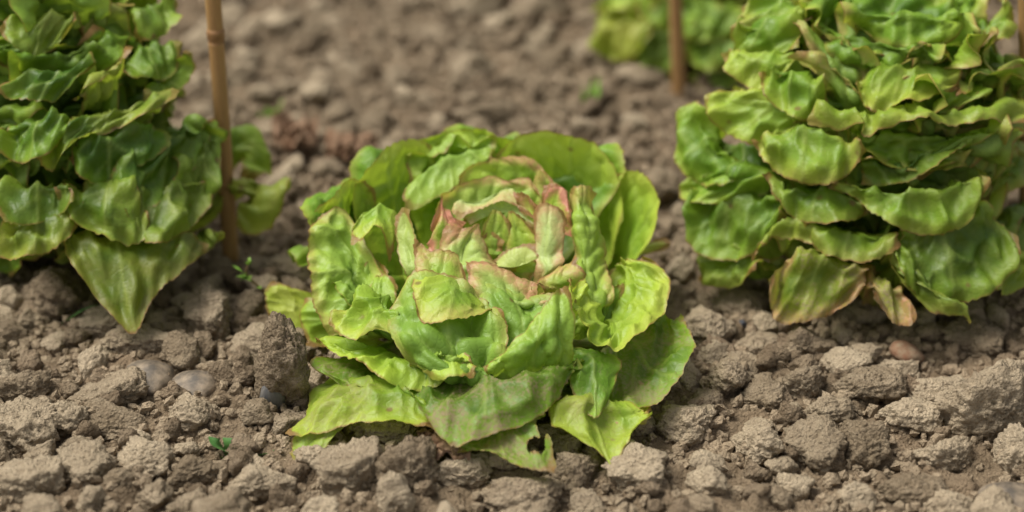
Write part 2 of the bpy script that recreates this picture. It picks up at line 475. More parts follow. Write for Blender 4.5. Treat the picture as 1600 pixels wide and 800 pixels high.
def grid_from(ctrl, nv, nu, rounding):
    """fine sheet through a (k, 7, 3) net of points; the far corners rounded off"""
    U = np.linspace(-1, 1, nu); Vv = np.linspace(0, 1, nv)
    cols = np.stack([catmull(ctrl[:, j], np.linspace(0, 1, 60)) for j in range(7)], 1)
    fine = np.stack([catmull(cols[i], (U + 1) / 2) for i in range(60)], 0)               # (60,nu,3)
    vt = 1 - rounding * np.abs(U) ** 3.5
    out = np.empty((nv, nu, 3))
    arc = np.concatenate([[0], np.cumsum(np.linalg.norm(np.diff(fine, axis=0), axis=2).mean(1))]); arc /= arc[-1]
    Vv = np.interp(Vv, arc, np.linspace(0, 1, 60))            # even steps along the leaf
    for j in range(nu):
        s = Vv * vt[j] * 59; i = np.minimum(s.astype(int), 58); f = (s - i)[:, None]
        out[:, j] = fine[i, j] * (1 - f) + fine[i + 1, j] * f
    return out

def rib_leaf(mid_pts, width, axis_xy, cup=6.0, flare=14.0, nv=46, nu=46, twist=0.0, tipround=0.40, base_w=0.35):
    """a leaf sheet swept along a midrib; cross-section cups round the plant's axis, margins flare back out"""
    C = catmull(np.asarray(mid_pts, float), np.linspace(0, 1, nv))
    T = np.gradient(C, axis=0); T /= np.linalg.norm(T, axis=1)[:, None]
    mid = C[nv // 2]; rad = np.array([mid[0] - axis_xy[0], mid[1] - axis_xy[1], 0]); rad /= np.linalg.norm(rad) + 1e-9
    lat = np.array([-rad[1], rad[0], 0.0])
    v = np.linspace(0, 1, nv); u = np.linspace(-1, 1, nu)
    prof = (base_w + (1 - base_w) * sstep(0, 0.62, v))
    k = 1 - tipround
    prof = np.where(v > k, prof * np.sqrt(np.maximum(0.02, 1 - ((v - k) / tipround * 0.96) ** 2)), prof)
    P = np.empty((nv, nu, 3))
    for i in range(nv):
        S = lat - T[i] * np.dot(lat, T[i]); S /= np.linalg.norm(S)
        Nn = np.cross(S, T[i])
        if np.dot(Nn, -rad + np.array([0, 0, 0.5])) < 0: Nn = -Nn
        S2 = S * math.cos(twist * v[i]) + Nn * math.sin(twist * v[i]); N2 = Nn * math.cos(twist * v[i]) - S * math.sin(twist * v[i])
        wdt = width * prof[i]
        s = u * wdt
        kap = cup * (1 - v[i] * 0.3) - (cup + flare) * sstep(0.55, 1.0, np.abs(u)) * sstep(0.2, 0.7, v[i])
        ds = wdt * 2 / (nu - 1)
        th = np.cumsum(kap * ds); th = th - th[nu // 2]
        a = np.cumsum(np.cos(th) * ds); bq = np.cumsum(np.sin(th) * ds)
        a -= a[nu // 2]; bq -= bq[nu // 2]
        P[i] = C[i] + np.outer(a, S2) + np.outer(bq, N2)
    return P

# ---------------------------------------------------------------- central lettuce
LET = empty('lettuce', (0, 0, 0))
tag(LET, 'bright green butterhead lettuce with pink-edged heart, sharp in the centre of the picture', 'lettuce', 'lettuces growing in the bed')
V_, F_ = tube([(0, 0, -0.03), (0, 0, 0.01), (0, 0, 0.04)], [0.014, 0.02, 0.012], 12)
obj('stem', mesh_of('stem', V_, F_, M_CORE), LET)

HERO = []
def hero(rows, az=None, spread=30, extra=None, base_r=0.022, base_z=0.015, rounding=0.14, nv=84, nu=84, **kw):
    P = sheet(rows, nv, nu, rounding, az, base_r, base_z, spread, extra)
    return finish_leaf(P, LET, **kw)

# outer ring that is mostly behind or under the head
def ring_leaf(parent, origin, az, zt, rt, width, low_z=0.02, drop=0.012, lift=0.0, cup=6, flare=14, nv=46, nu=46, r0=0.02, **kw):
    a = R(az); c, s = math.cos(a), math.sin(a)
    prof = [(r0, low_z), (rt * 0.62, low_z + (zt - low_z) * 0.30), (rt * 0.86, low_z + (zt - low_z) * 0.75), (rt * 0.97, zt), (rt * 1.10, zt - drop)]
    pts = [(origin[0] + r * c, origin[1] + r * s, z) for r, z in prof]
    P = rib_leaf(pts, width, origin, cup, flare, nv, nu)
    return finish_leaf(P, parent, origin=(origin[0], origin[1], 0), **kw)

for az, zt, rt, wd in ((75, 0.105, 0.125, 0.075), (110, 0.100, 0.125, 0.075), (145, 0.095, 0.125, 0.07)):
    ring_leaf(LET, (0, 0), az, zt, rt, wd, drop=0.004, flare=6, tone=0.45, pink=0.2)
for az, zt, rt, wd in ((60, 0.045, 0.15, 0.06), (100, 0.04, 0.155, 0.06), (140, 0.045, 0.15, 0.06)):
    ring_leaf(LET, (0, 0), az, zt, rt, wd, drop=0.02, flare=4, tone=0.35, age=0.3, dust=0.4)

# back, seen from inside (rows run from the stem to the margin; each point is pixel x, pixel y, cm behind the stem)
hero([[(740, 400, 7.5), (800, 390, 8.5), (850, 395, 8.5), (900, 420, 7.5), (920, 470, 5)],
      [(768, 310, 8.3), (830, 300, 9.4), (885, 310, 9.4), (935, 350, 8.4), (950, 415, 6)],
      [(775, 218, 8.5), (832, 204, 9.6), (892, 210, 9.6), (950, 246, 8.6), (982, 320, 6.6)]], az=58, spread=50,
     tone=0.95, blister=0.0010, low=0.0025, ruffle=0.002, rounding=0.08, pink=0.1)  # tone raised: glow of light coming through the leaf is put into its colour
hero([[(900, 420, 8), (930, 430, 7), (945, 450, 5.5), (935, 470, 4), (915, 490, 2.5)],
      [(935, 330, 8.6), (965, 350, 7.6), (985, 385, 6), (975, 420, 4.2), (945, 470, 2.4)],
      [(962, 256, 8.2), (1003, 266, 7.6), (1032, 310, 5.6), (1022, 360, 3.6), (985, 420, 2.2)]], az=30, spread=40,
     tone=0.82, blister=0.0010, ruffle=0.002, rounding=0.10, pink=0.12)
hero([[(590, 440, 3), (610, 410, 5), (640, 390, 6.5), (670, 380, 7.5), (700, 380, 8)],
      [(572, 395, 3.2), (585, 345, 5.5), (615, 305, 7.2), (648, 285, 8.4), (685, 285, 8.8)],
      [(546, 352, 3), (562, 286, 5), (598, 236, 7.4), (636, 214, 8.8), (672, 210, 9.4)]], az=132, spread=45,
     tone=0.92, blister=0.0013, ruffle=0.002, rounding=0.08, pink=0.12)  # raised tone paints in the light shining through from behind
hero([[(665, 350, 8), (705, 345, 8.8), (740, 345, 9), (775, 345, 8.8), (810, 350, 8)],
      [(655, 275, 9), (695, 262, 10), (738, 258, 10.3), (778, 262, 9.9), (818, 275, 9)],
      [(650, 222, 9.2), (690, 207, 10.6), (735, 201, 11), (778, 205, 10.6), (822, 226, 9.4)]], az=98, spread=45,
     tone=0.72, blister=0.0046, cell=0.018, ruffle=0.006, rwave=0.02, rounding=0.05)
# crumpled second row leaf in front of it
hero([[(650, 330, 7), (690, 310, 8.2), (735, 300, 8.8), (780, 300, 8.5)],
      [(640, 262, 7.8), (680, 240, 9.2), (725, 226, 9.8), (775, 232, 9.3)],
      [(648, 250, 7.4), (690, 228, 8.8), (735, 216, 9.3), (782, 228, 8.9)]], az=100, spread=40,
     tone=0.68, blister=0.0034, cell=0.015, ruffle=0.006, rwave=0.02)
# rolled leaf, margin folded in over the heart
hero([[(655, 380, 4.5), (695, 360, 5.8), (735, 340, 6.8), (775, 330, 7.2)],
      [(636, 300, 5.6), (668, 270, 6.9), (704, 251, 7.7), (740, 239, 8.2), (768, 236, 8.3)],
      [(630, 310, 4.9), (668, 284, 6.1), (705, 265, 6.8), (742, 248, 7.4), (768, 244, 7.7)],
      [(636, 338, 4.0), (676, 316, 4.9), (708, 296, 5.7), (742, 268, 6.6), (766, 250, 7.4)]], az=125, spread=35,
     tone=0.78, blister=0.0012, ruffle=0.0015, rounding=0.05)
# left back
hero([[(520, 450, 0), (530, 420, 2), (550, 390, 3.5), (575, 375, 5), (600, 365, 5.8)],
      [(498, 395, 0.2), (508, 365, 2), (530, 340, 3.6), (556, 322, 5), (586, 316, 5.9)],
      [(484, 352, 0.6), (498, 324, 2.1), (524, 299, 3.6), (554, 280, 5.1), (584, 278, 6)]], az=158, spread=35,
     tone=0.66, blister=0.0020, ruffle=0.004, pink=0.2)
# left side, opening to the left, lumpy
hero([[(548, 338, 2.2), (545, 385, 0), (550, 435, -2), (562, 475, -4), (580, 515, -5.5)],
      [(510, 330, 1.8), (506, 378, -0.4), (512, 428, -2.5), (522, 478, -4.6), (540, 520, -6.2)],
      [(484, 338, 1.2), (479, 385, -0.8), (484, 432, -2.9), (490, 482, -5), (508, 528, -6.8)]],
     az=195, spread=-40, extra=[(195, -42, 0.085, 0.045)], tone=0.72, blister=0.0030, cell=0.015, ruffle=0.003, rwave=0.02, pink=0.35, rounding=0.06)
# second left leaf with deep lumps
hero([[(566, 400, 1), (572, 430, -1), (585, 460, -3), (600, 490, -4.5)],
      [(512, 385, -0.2), (514, 420, -2), (526, 455, -3.8), (548, 490, -5.6)]],
     az=200, spread=-30, extra=[(200, -34, 0.075, 0.05)], tone=0.62, blister=0.0034, cell=0.014, ruffle=0.004, rwave=0.02)
# arched leaf with a dark hollow under it
hero([[(585, 430, 1.5), (600, 430, 1.5), (618, 430, 1.5), (632, 428, 1.2)],
      [(556, 356, 0.4), (574, 334, 1.3), (595, 326, 1.8), (612, 330, 1.8), (622, 345, 1.4)],
      [(548, 362, -0.6), (566, 344, 0.2), (588, 338, 0.5), (606, 348, 0.4), (616, 372, 0)],
      [(549, 384, -1.4), (566, 374, -1.3), (584, 353, -0.6), (602, 370, -0.8), (607, 420, -1.4)]],
     tone=0.72, blister=0.0010, ruffle=0.0015, rounding=0.04, pink=0.15, nv=60, nu=60)
# lower inner leaves in the hollow
hero([[(560, 470, -2.2), (590, 470, -2.5), (620, 465, -2.5)], [(556, 425, -1.2), (580, 405, -0.8), (606, 415, -1.2)]], az=200, spread=20, tone=0.5, nv=50, nu=50)
hero([[(580, 500, -5), (605, 490, -5), (630, 480, -5)], [(572, 445, -3.2), (590, 425, -2.8), (622, 432, -3)]], az=215, spread=20, tone=0.55, nv=50, nu=50, blister=0.002)
# pale strip standing at the heart's left
hero([[(640, 440, -3), (656, 440, -3), (672, 436, -3)],
      [(621, 388, -1.2), (637, 388, -1.6), (652, 384, -2)],
      [(616, 336, 0.4), (628, 324, 0.4), (640, 330, 0)]], az=205, spread=18, tone=0.72, pale=0.35, blister=0.0011, ruffle=0.001, pink=0.1, nv=56, nu=50, rounding=0.0)
# front left, lumpy, margin turned out
hero([[(565, 480, -4.6), (590, 470, -5.4), (615, 478, -6.2), (640, 500, -7), (660, 530, -8)],
      [(545, 474, -6), (572, 456, -6.8), (598, 462, -7.6), (626, 484, -8.2), (652, 520, -9)],
      [(508, 510, -7.8), (520, 520, -8.4), (550, 533, -9.6), (588, 516, -9.8), (630, 530, -10.8), (664, 552, -11.2), (690, 560, -11.4)]],
     az=228, spread=24, extra=[(226, 28, 0.085, 0.04)], tone=0.78, blister=0.0040, cell=0.016, ruffle=0.004, rwave=0.026, pink=0.2, rounding=0.05)
# lower front left band
hero([[(505, 525, -6), (560, 545, -8.6), (610, 560, -9.8), (665, 560, -10.6), (730, 555, -10.8)],
      [(498, 532, -7), (552, 556, -9.6), (602, 576, -11.2), (660, 578, -12), (735, 566, -12)],
      [(488, 534, -7.6), (540, 562, -10), (586, 592, -12.2), (650, 608, -13.2), (742, 588, -13.2)]],
     az=243, spread=32, extra=[(240, 36, 0.085, 0.025)], tone=0.62, blister=0.0024, ruffle=0.004, rwave=0.028, age=0.1, rounding=0.05)
hero([[(500, 560, -8), (555, 580, -9.5), (612, 598, -10.5)], [(510, 592, -10.5), (560, 606, -11.8), (622, 618, -12.6)]], az=235, spread=24, tone=0.3, dust=1.0, age=0.3, nv=50, nu=50)
# small curly one to the right of the band
hero([[(655, 560, -11), (690, 555, -11.6), (735, 560, -11.8)], [(668, 580, -12.4), (705, 560, -12.6), (742, 572, -12.8)], [(680, 600, -13.2), (715, 590, -13.6), (745, 595, -13.4)]],
     az=255, spread=15, tone=0.66, blister=0.0026, ruffle=0.004, nv=56, nu=56)
# front leaf with folded pink flap
hero([[(640, 572, -11.8), (680, 584, -12.9), (720, 588, -13.4), (760, 584, -13.2), (800, 572, -12.4)],
      [(604, 505, -9.2), (650, 522, -10.6), (700, 535, -11.2), (750, 528, -10.8), (792, 505, -9.6)],
      [(602, 462, -6.8), (640, 428, -6.4), (690, 430, -6.4), (738, 452, -6.8), (768, 482, -7.4)]],
     az=262, spread=30, extra=[(262, 34, 0.085, 0.014), (262, 36, 0.112, 0.026)], tone=0.60, blister=0.0044, cell=0.02, ruffle=0.002, low=0.006, pink=0.3)
hero([[(648, 428, -6.5), (680, 428, -6.6), (715, 440, -6.8), (745, 458, -7), (768, 482, -7.6)],
      [(644, 455, -8.4), (672, 460, -8.9), (708, 464, -9.1), (740, 472, -8.9), (768, 485, -8.2)],
      [(652, 482, -9.9), (662, 506, -11), (700, 500, -10.9), (736, 494, -10.2), (766, 487, -8.8)]],
     tone=0.85, blister=0.0010, ruffle=0.001, rounding=0.02, pink=0.35, age=0.25, nv=60, nu=60, label='pointed yellow-green flap with a pink edge')
# front, right of it: pink topped
hero([[(765, 590, -11), (795, 588, -11.2), (825, 575, -11), (855, 555, -10.6), (885, 540, -10)],
      [(748, 490, -8), (780, 500, -8.6), (815, 505, -9), (848, 500, -8.8), (880, 490, -8.2)],
      [(738, 436, -5), (766, 434, -5.4), (802, 446, -6), (842, 462, -6.4), (880, 446, -6)]],
     az=288, spread=26, extra=[(286, 28, 0.078, 0.02)], tone=0.60, blister=0.0030, cell=0.017, ruffle=0.0015, pink=0.2, low=0.004)
# front right, seen from outside
hero([[(768, 596, -12.1), (800, 594, -12.4), (835, 586, -12.3), (865, 574, -12.1), (895, 560, -11.6)],
      [(760, 582, -12.9), (800, 560, -13.2), (840, 536, -13), (872, 512, -12.2), (896, 506, -11)],
      [(757, 572, -12.9), (795, 543, -12.4), (836, 504, -11.4), (860, 466, -10), (880, 440, -8.4)]],
     az=296, spread=18, extra=[(296, 22, 0.09, 0.014)], tone=0.66, blister=0.0034, cell=0.015, ruffle=0.001, rounding=0.04, low=0.003)
# right, lumpy yellow green, a valley open to the right
hero([[(915, 440, -4.6), (925, 470, -5.6), (935, 500, -6), (945, 508, -5.6), (955, 490, -4.4), (962, 462, -2.4), (962, 430, -0.6), (958, 415, 0.4)],
      [(895, 444, -7), (914, 476, -8.2), (936, 520, -9.4), (956, 526, -9.2), (980, 500, -7), (1000, 460, -4), (998, 425, -1.8), (980, 408, -0.2)],
      [(878, 440, -8), (901, 468, -9.6), (922, 520, -11.2), (955, 544, -11.8), (1004, 526, -9.4), (1040, 478, -5.6), (1046, 426, -2.6), (1004, 398, -0.8)]],
     az=322, spread=24, extra=[(322, 28, 0.075, 0.03)], tone=0.84, blister=0.0030, cell=0.0145, ruffle=0.003, rwave=0.02, age=0.12, pink=0.15, rounding=0.03, nv=100, nu=110)
# right inner darker
hero([[(930, 480, 0), (950, 470, 1), (965, 455, 2)], [(948, 430, 1), (972, 415, 2), (985, 395, 3)]], az=350, spread=20, tone=0.5, nv=50, nu=50)
hero([[(915, 500, -4), (935, 505, -4.5), (950, 500, -3.6)], [(930, 462, -3), (950, 450, -2.4), (966, 440, -1.2)]], az=335, spread=15, tone=0.45, nv=50, nu=50)

# heart: bands that close in round the middle, innermost last
hero([[(720, 345, 4.6), (775, 325, 5.4), (840, 325, 5.4), (885, 345, 4.2)],
      [(716, 300, 5.2), (760, 275, 6.2), (812, 268, 6.6), (855, 285, 6), (890, 315, 4.6)],
      [(728, 274, 5.4), (752, 251, 6.6), (778, 249, 7), (811, 242, 7.2), (845, 257, 6.8), (860, 288, 5.8)]], az=80, spread=30,
     tone=0.78, pink=0.9, blister=0.0014, ruffle=0.002, nv=60, nu=80, rounding=0.03)
hero([[(820, 330, 5.2), (850, 330, 5), (880, 340, 4.4)], [(832, 296, 6), (856, 292, 5.8), (884, 312, 5)], [(838, 262, 6.6), (848, 268, 6.3), (880, 300, 5.6)]],
     az=70, spread=16, tone=0.75, pink=0.5, nv=50, nu=50)
hero([[(690, 380, 2), (728, 362, 3), (780, 345, 3.6), (835, 350, 3)],
      [(680, 330, 3), (722, 306, 4.2), (770, 294, 4.8), (830, 298, 4.4), (850, 320, 3.6)],
      [(683, 307, 3.2), (702, 295, 4), (722, 286, 4.4), (766, 276, 5), (792, 283, 4.8), (824, 276, 5), (842, 296, 4.2)]], az=105, spread=28,
     tone=0.85, pale=0.25, pink=0.95, blister=0.0016, ruffle=0.0015, nv=60, nu=80, rounding=0.02)
hero([[(722, 372, 2), (750, 365, 2), (782, 362, 2)], [(722, 350, 2.2), (748, 342, 2.4), (776, 335, 2.6)], [(728, 340, 2.4), (750, 326, 3), (776, 322, 3.2)]], tone=0.86, pink=0.1, nv=40, nu=40)
# pale band folded over
hero([[(735, 352, 1.8), (765, 338, 2.2), (800, 332, 2.2), (835, 352, 1.2)],
      [(712, 330, 2.6), (744, 318, 3), (782, 299, 3.4), (802, 300, 3.2), (836, 336, 2)],
      [(707, 332, 2.2), (722, 310, 2.8), (748, 314, 2.7), (784, 294, 3.2), (800, 295, 3.1), (838, 334, 1.8)],
      [(716, 343, 1.6), (735, 334, 1.8), (756, 324, 2), (780, 314, 2.2), (804, 322, 2), (835, 344, 1.2)]], tone=0.98, pale=0.8, pink=0.6, blister=0.0008, ruffle=0.0008, nv=60, nu=70, rounding=0.0)
# leaves in the hollow
for row0, row1, tn, pk in (
        ([(748, 395, 0.2), (775, 398, 0.2), (800, 395, 0.2)], [(756, 345, 1.4), (776, 328, 1.8), (798, 345, 1.4)], 0.62, 0.15),
        ([(790, 400, 0), (815, 398, 0), (845, 390, 0)], [(788, 350, 1.2), (800, 330, 1.6), (838, 358, 1.0)], 0.60, 0.35),
        ([(745, 392, 0.4), (765, 396, 0.2), (785, 392, 0.2)], [(752, 372, 0.8), (768, 362, 0.9), (786, 374, 0.6)], 0.66, 0.8),
        ([(800, 425, -1.6), (830, 425, -1.8), (850, 420, -1.6)], [(795, 412, -1.2), (822, 402, -1), (846, 400, -1)], 0.6, 0.1)):
    hero([row0, row1], tone=tn, pink=pk, nv=44, nu=44, blister=0.0016, ruffle=0.002, low=0.002)
# purple tip, wing and the upright pink leaf on the right
hero([[(812, 330, 2), (830, 345, 1.5), (850, 352, 1)], [(803, 299, 2.8), (825, 303, 2.4), (850, 322, 1.6)]], tone=0.8, pink=1.2, nv=40, nu=40, blister=0.001, rounding=0.03)
hero([[(846, 355, 0.8), (868, 362, 0.6), (898, 372, 0.2)], [(844, 325, 1.6), (866, 322, 1.4), (892, 342, 0.9)], [(850, 290, 2.2), (866, 287, 2.3), (886, 296, 2), (884, 320, 1.5)]],
     tone=0.75, pink=1.7, nv=56, nu=56, blister=0.0012, low=0.003, rounding=0.02, label='purplish pink heart leaf tip')
hero([[(834, 432, -2.8), (852, 434, -3.2), (874, 424, -2.8)],
      [(834, 395, -1.4), (852, 402, -2.2), (878, 392, -1.6)],
      [(836, 358, -0.6), (856, 362, -1.3), (882, 360, -0.9)],
      [(832, 332, 0.2), (846, 317, 0), (872, 324, -0.2), (890, 342, -0.2)]], az=310, spread=14, tone=0.95, pale=0.75, blister=0.0010, ruffle=0.001, pink=0.8, nv=70, nu=56, rounding=0.02, low=0.002, label='pale pink upright heart leaf')
hero([[(846, 462, -4.6), (878, 455, -4.2), (905, 440, -3.6)], [(840, 452, -4.6), (868, 436, -4.2), (900, 412, -3.2)], [(841, 440, -4), (868, 417, -3.2), (888, 408, -2.8), (902, 392, -2.2)]], az=305, spread=12, tone=0.8, pink=0.8, nv=50, nu=60)
# tall folded leaf right of the heart, top curled out
hero([[(888, 490, -5), (912, 494, -5.4), (932, 488, -4.8), (946, 476, -4)],
      [(890, 432, -2.4), (908, 432, -3), (930, 434, -2.8), (950, 418, -1.2)],
      [(900, 372, 0.2), (910, 366, -0.4), (930, 372, 0), (946, 392, 0.6)],
      [(892, 318, 2), (904, 312, 1.4), (918, 318, 1.8), (926, 330, 2.4)],
      [(888, 300, 2.6), (902, 290, 2.2), (920, 290, 2.6), (933, 300, 2.6)]], az=328, spread=16, tone=0.74, blister=0.0022, ruffle=0.001, pink=0.5, rounding=0.02, nv=100, nu=60, low=0.003)
# left of the heart
hero([[(664, 405, -1.6), (690, 408, -1.8), (716, 396, -1.4)],
      [(674, 376, -0.6), (692, 362, -0.6), (722, 366, -0.4)], [(676, 350, 0.2), (692, 306, 0.9), (700, 330, 0.5), (720, 350, 0.2)]], tone=0.72, pink=1.5, blister=0.0020, ruffle=0.003, rwave=0.015, nv=56, nu=56, label='crumpled pink heart leaf')
hero([[(680, 425, -3), (722, 432, -3.2), (776, 428, -3)],
      [(684, 392, -1.6), (722, 392, -1.8), (772, 412, -2)],
      [(698, 348, -0.5), (728, 358, -0.8), (744, 350, -0.5), (756, 384, -1), (778, 410, -1.6)]], az=240, spread=14, tone=0.86, pale=0.4, pink=0.85, blister=0.0028, ruffle=0.002, nv=64, nu=64, rounding=0.02)
hero([[(768, 420, -1.8), (806, 418, -2), (844, 404, -1.8)], [(770, 412, -1.2), (805, 400, -1.4), (842, 390, -1.2)],
      [(770, 405, -1), (805, 389, -0.9), (840, 380, -0.7)]], tone=0.95, pale=0.5, pink=0.1, age=0.15, blister=0.0006, ruffle=0.001, nv=40, nu=50)
hero([[(650, 455, -5.6), (690, 462, -6), (738, 480, -6.2)],
      [(648, 415, -4.2), (688, 425, -4.8), (732, 450, -5.2)],
      [(646, 368, -2.4), (662, 384, -3), (680, 392, -3.6), (708, 390, -3.6), (722, 410, -4), (732, 436, -4.6)]], az=235, spread=20, tone=0.74, pink=0.7, blister=0.0014, ruffle=0.001, nv=64, nu=64, rounding=0.02)
# front band with the broad pink margin folded in
hero([[(735, 470, -6.4), (780, 480, -7), (825, 488, -7.2), (860, 480, -6.8)],
      [(730, 425, -5.4), (770, 436, -6), (812, 456, -6.6), (838, 466, -6.6)],
      [(729, 410, -4.6), (766, 412, -5), (806, 428, -5.6), (842, 446, -6)]], az=280, spread=18, tone=0.78, pale=0.3, pink=0.9, blister=0.0016, ruffle=0.001, nv=60, nu=70, rounding=0.0, label='front leaf with a broad pink margin')

# outer leaves lying on the soil
hero([[(622, 602, -10.8), (690, 600, -11.8), (760, 598, -12.2), (830, 588, -12), (908, 566, -10.8)],
      [(632, 606, -12.8), (690, 622, -14.8), (758, 614, -15), (830, 592, -14.4), (904, 568, -12.2)],
      [(632, 602, -13), (656, 640, -15.4), (690, 684, -17.8), (722, 692, -18.4), (790, 678, -17.6), (850, 646, -16), (884, 612, -14.4), (906, 566, -12)]],
     az=268, spread=26, extra=[(266, 30, 0.09, 0.014)], tone=0.24, blister=0.0032, cell=0.02, ruffle=0.003, dust=1.2, age=0.25, rounding=0.05, label='broad outer leaf flecked with soil')
hero([[(880, 562, -10.8), (918, 552, -10.6), (955, 556, -10)],
      [(890, 600, -13), (928, 598, -13), (962, 588, -11.8)], [(902, 622, -14.2), (930, 653, -15.6), (957, 622, -13.4)]],
     az=300, spread=10, tone=0.26, blister=0.0014, ruffle=0.001, dust=0.4, nv=60, nu=56)
hero([[(940, 590, -9.6), (952, 552, -8), (978, 526, -6), (1004, 500, -4), (1024, 485, -2.6)],
      [(944, 626, -12.4), (985, 608, -11.4), (1022, 576, -9.6), (1044, 536, -6.8), (1048, 500, -4.2)],
      [(944, 655, -14.4), (980, 652, -14.4), (1022, 630, -13.2), (1062, 594, -11.2), (1086, 548, -8.6), (1078, 512, -6.4), (1056, 490, -4.6)]],
     az=328, spread=22, extra=[(328, 28, 0.085, 0.016)], tone=0.28, blister=0.0018, ruffle=0.002, age=0.25, dust=0.8, rounding=0.05, label='wide dark green outer leaf')
hero([[(850, 630, -14), (900, 618, -14.4), (948, 628, -13.8), (988, 630, -13.2)],
      [(862, 660, -16.2), (908, 650, -15.6), (958, 660, -15), (1006, 642, -14.2)],
      [(878, 672, -17), (930, 700, -17.6), (955, 722, -18.6), (985, 668, -16.2), (1018, 638, -15)]],
     az=300, spread=16, extra=[(298, 16, 0.10, 0.012)], tone=0.68, blister=0.0022, cell=0.02, ruffle=0.003, age=0.55, dust=0.4, rounding=0.04, label='yellowing outer leaf with folded tip')
hero([[(1000, 640, -12.5), (1010, 635, -12), (1018, 630, -11.5)], [(960, 660, -14.4), (985, 655, -14.4), (1015, 650, -13.6)], [(985, 668, -15), (1000, 664, -15), (1019, 652, -14.2)]],
     tone=0.8, age=0.8, pink=0.5, nv=36, nu=36)
hero([[(715, 660, -14.6), (780, 645, -14.8), (850, 636, -14.8)],
      [(712, 692, -17.2), (780, 682, -17.2), (858, 668, -16.8)],
      [(712, 698, -17.6), (762, 708, -18.8), (822, 730, -20.2), (870, 738, -20.4)]],
     az=275, spread=18, extra=[(274, 20, 0.09, 0.01)], tone=0.18, blister=0.0014, ruffle=0.002, age=0.3, dust=1.0, holes=((0.66, 0.92, 0.0055), (1.0, 0.86, 0.009)), rounding=0.0, nv=170, nu=170, label='dark outer leaf with a torn hole')
hero([[(505, 600, -9), (550, 585, -9.5), (600, 590, -10.4), (650, 605, -11)],
      [(470, 640, -12), (525, 606, -11.8), (580, 602, -12.4), (630, 614, -13), (664, 632, -13.6)],
      [(444, 688, -15.8), (490, 674, -15.6), (545, 655, -15.4), (612, 662, -16), (682, 670, -16.4)]],
     az=232, spread=24, extra=[(234, 26, 0.08, 0.012)], tone=0.62, blister=0.0022, cell=0.016, ruffle=0.003, age=0.5, dust=0.4, rounding=0.03, label='yellowing outer leaf arched over the soil')
hero([[(560, 640, -13.6), (505, 655, -14.2), (458, 680, -15)],
      [(556, 654, -14.2), (498, 690, -15.9), (450, 704, -16)],
      [(540, 668, -14.6), (500, 706, -16.6), (464, 726, -17.6)]], tone=0.55, age=0.6, dust=0.8, nv=50, nu=50)
hero([[(495, 460, 1.6), (498, 490, 0.8), (500, 530, -0.6)], [(455, 448, 1.8), (462, 478, 1), (478, 525, -0.4)], [(414, 434, 2), (415, 468, 1.2), (418, 502, 0.4)]],
     tone=0.8, age=0.4, ruffle=0.001, dust=0.2, nv=50, nu=50, blister=0.001, label='pale leaf tip sticking out')
hero([[(510, 470, 0), (512, 500, -1), (514, 540, -2)], [(472, 470, 0.2), (468, 500, -0.6), (480, 536, -2.2)]], az=190, spread=12, tone=0.5, nv=50, nu=50, blister=0.002)
hero([[(980, 402, 6), (984, 388, 6.6)], [(1012, 396, 6.4), (1016, 376, 7)], [(1046, 390, 6.8), (1048, 368, 7.4)]], tone=0.95, pale=0.3, age=0.6, pink=0.2, nv=36, nu=36)

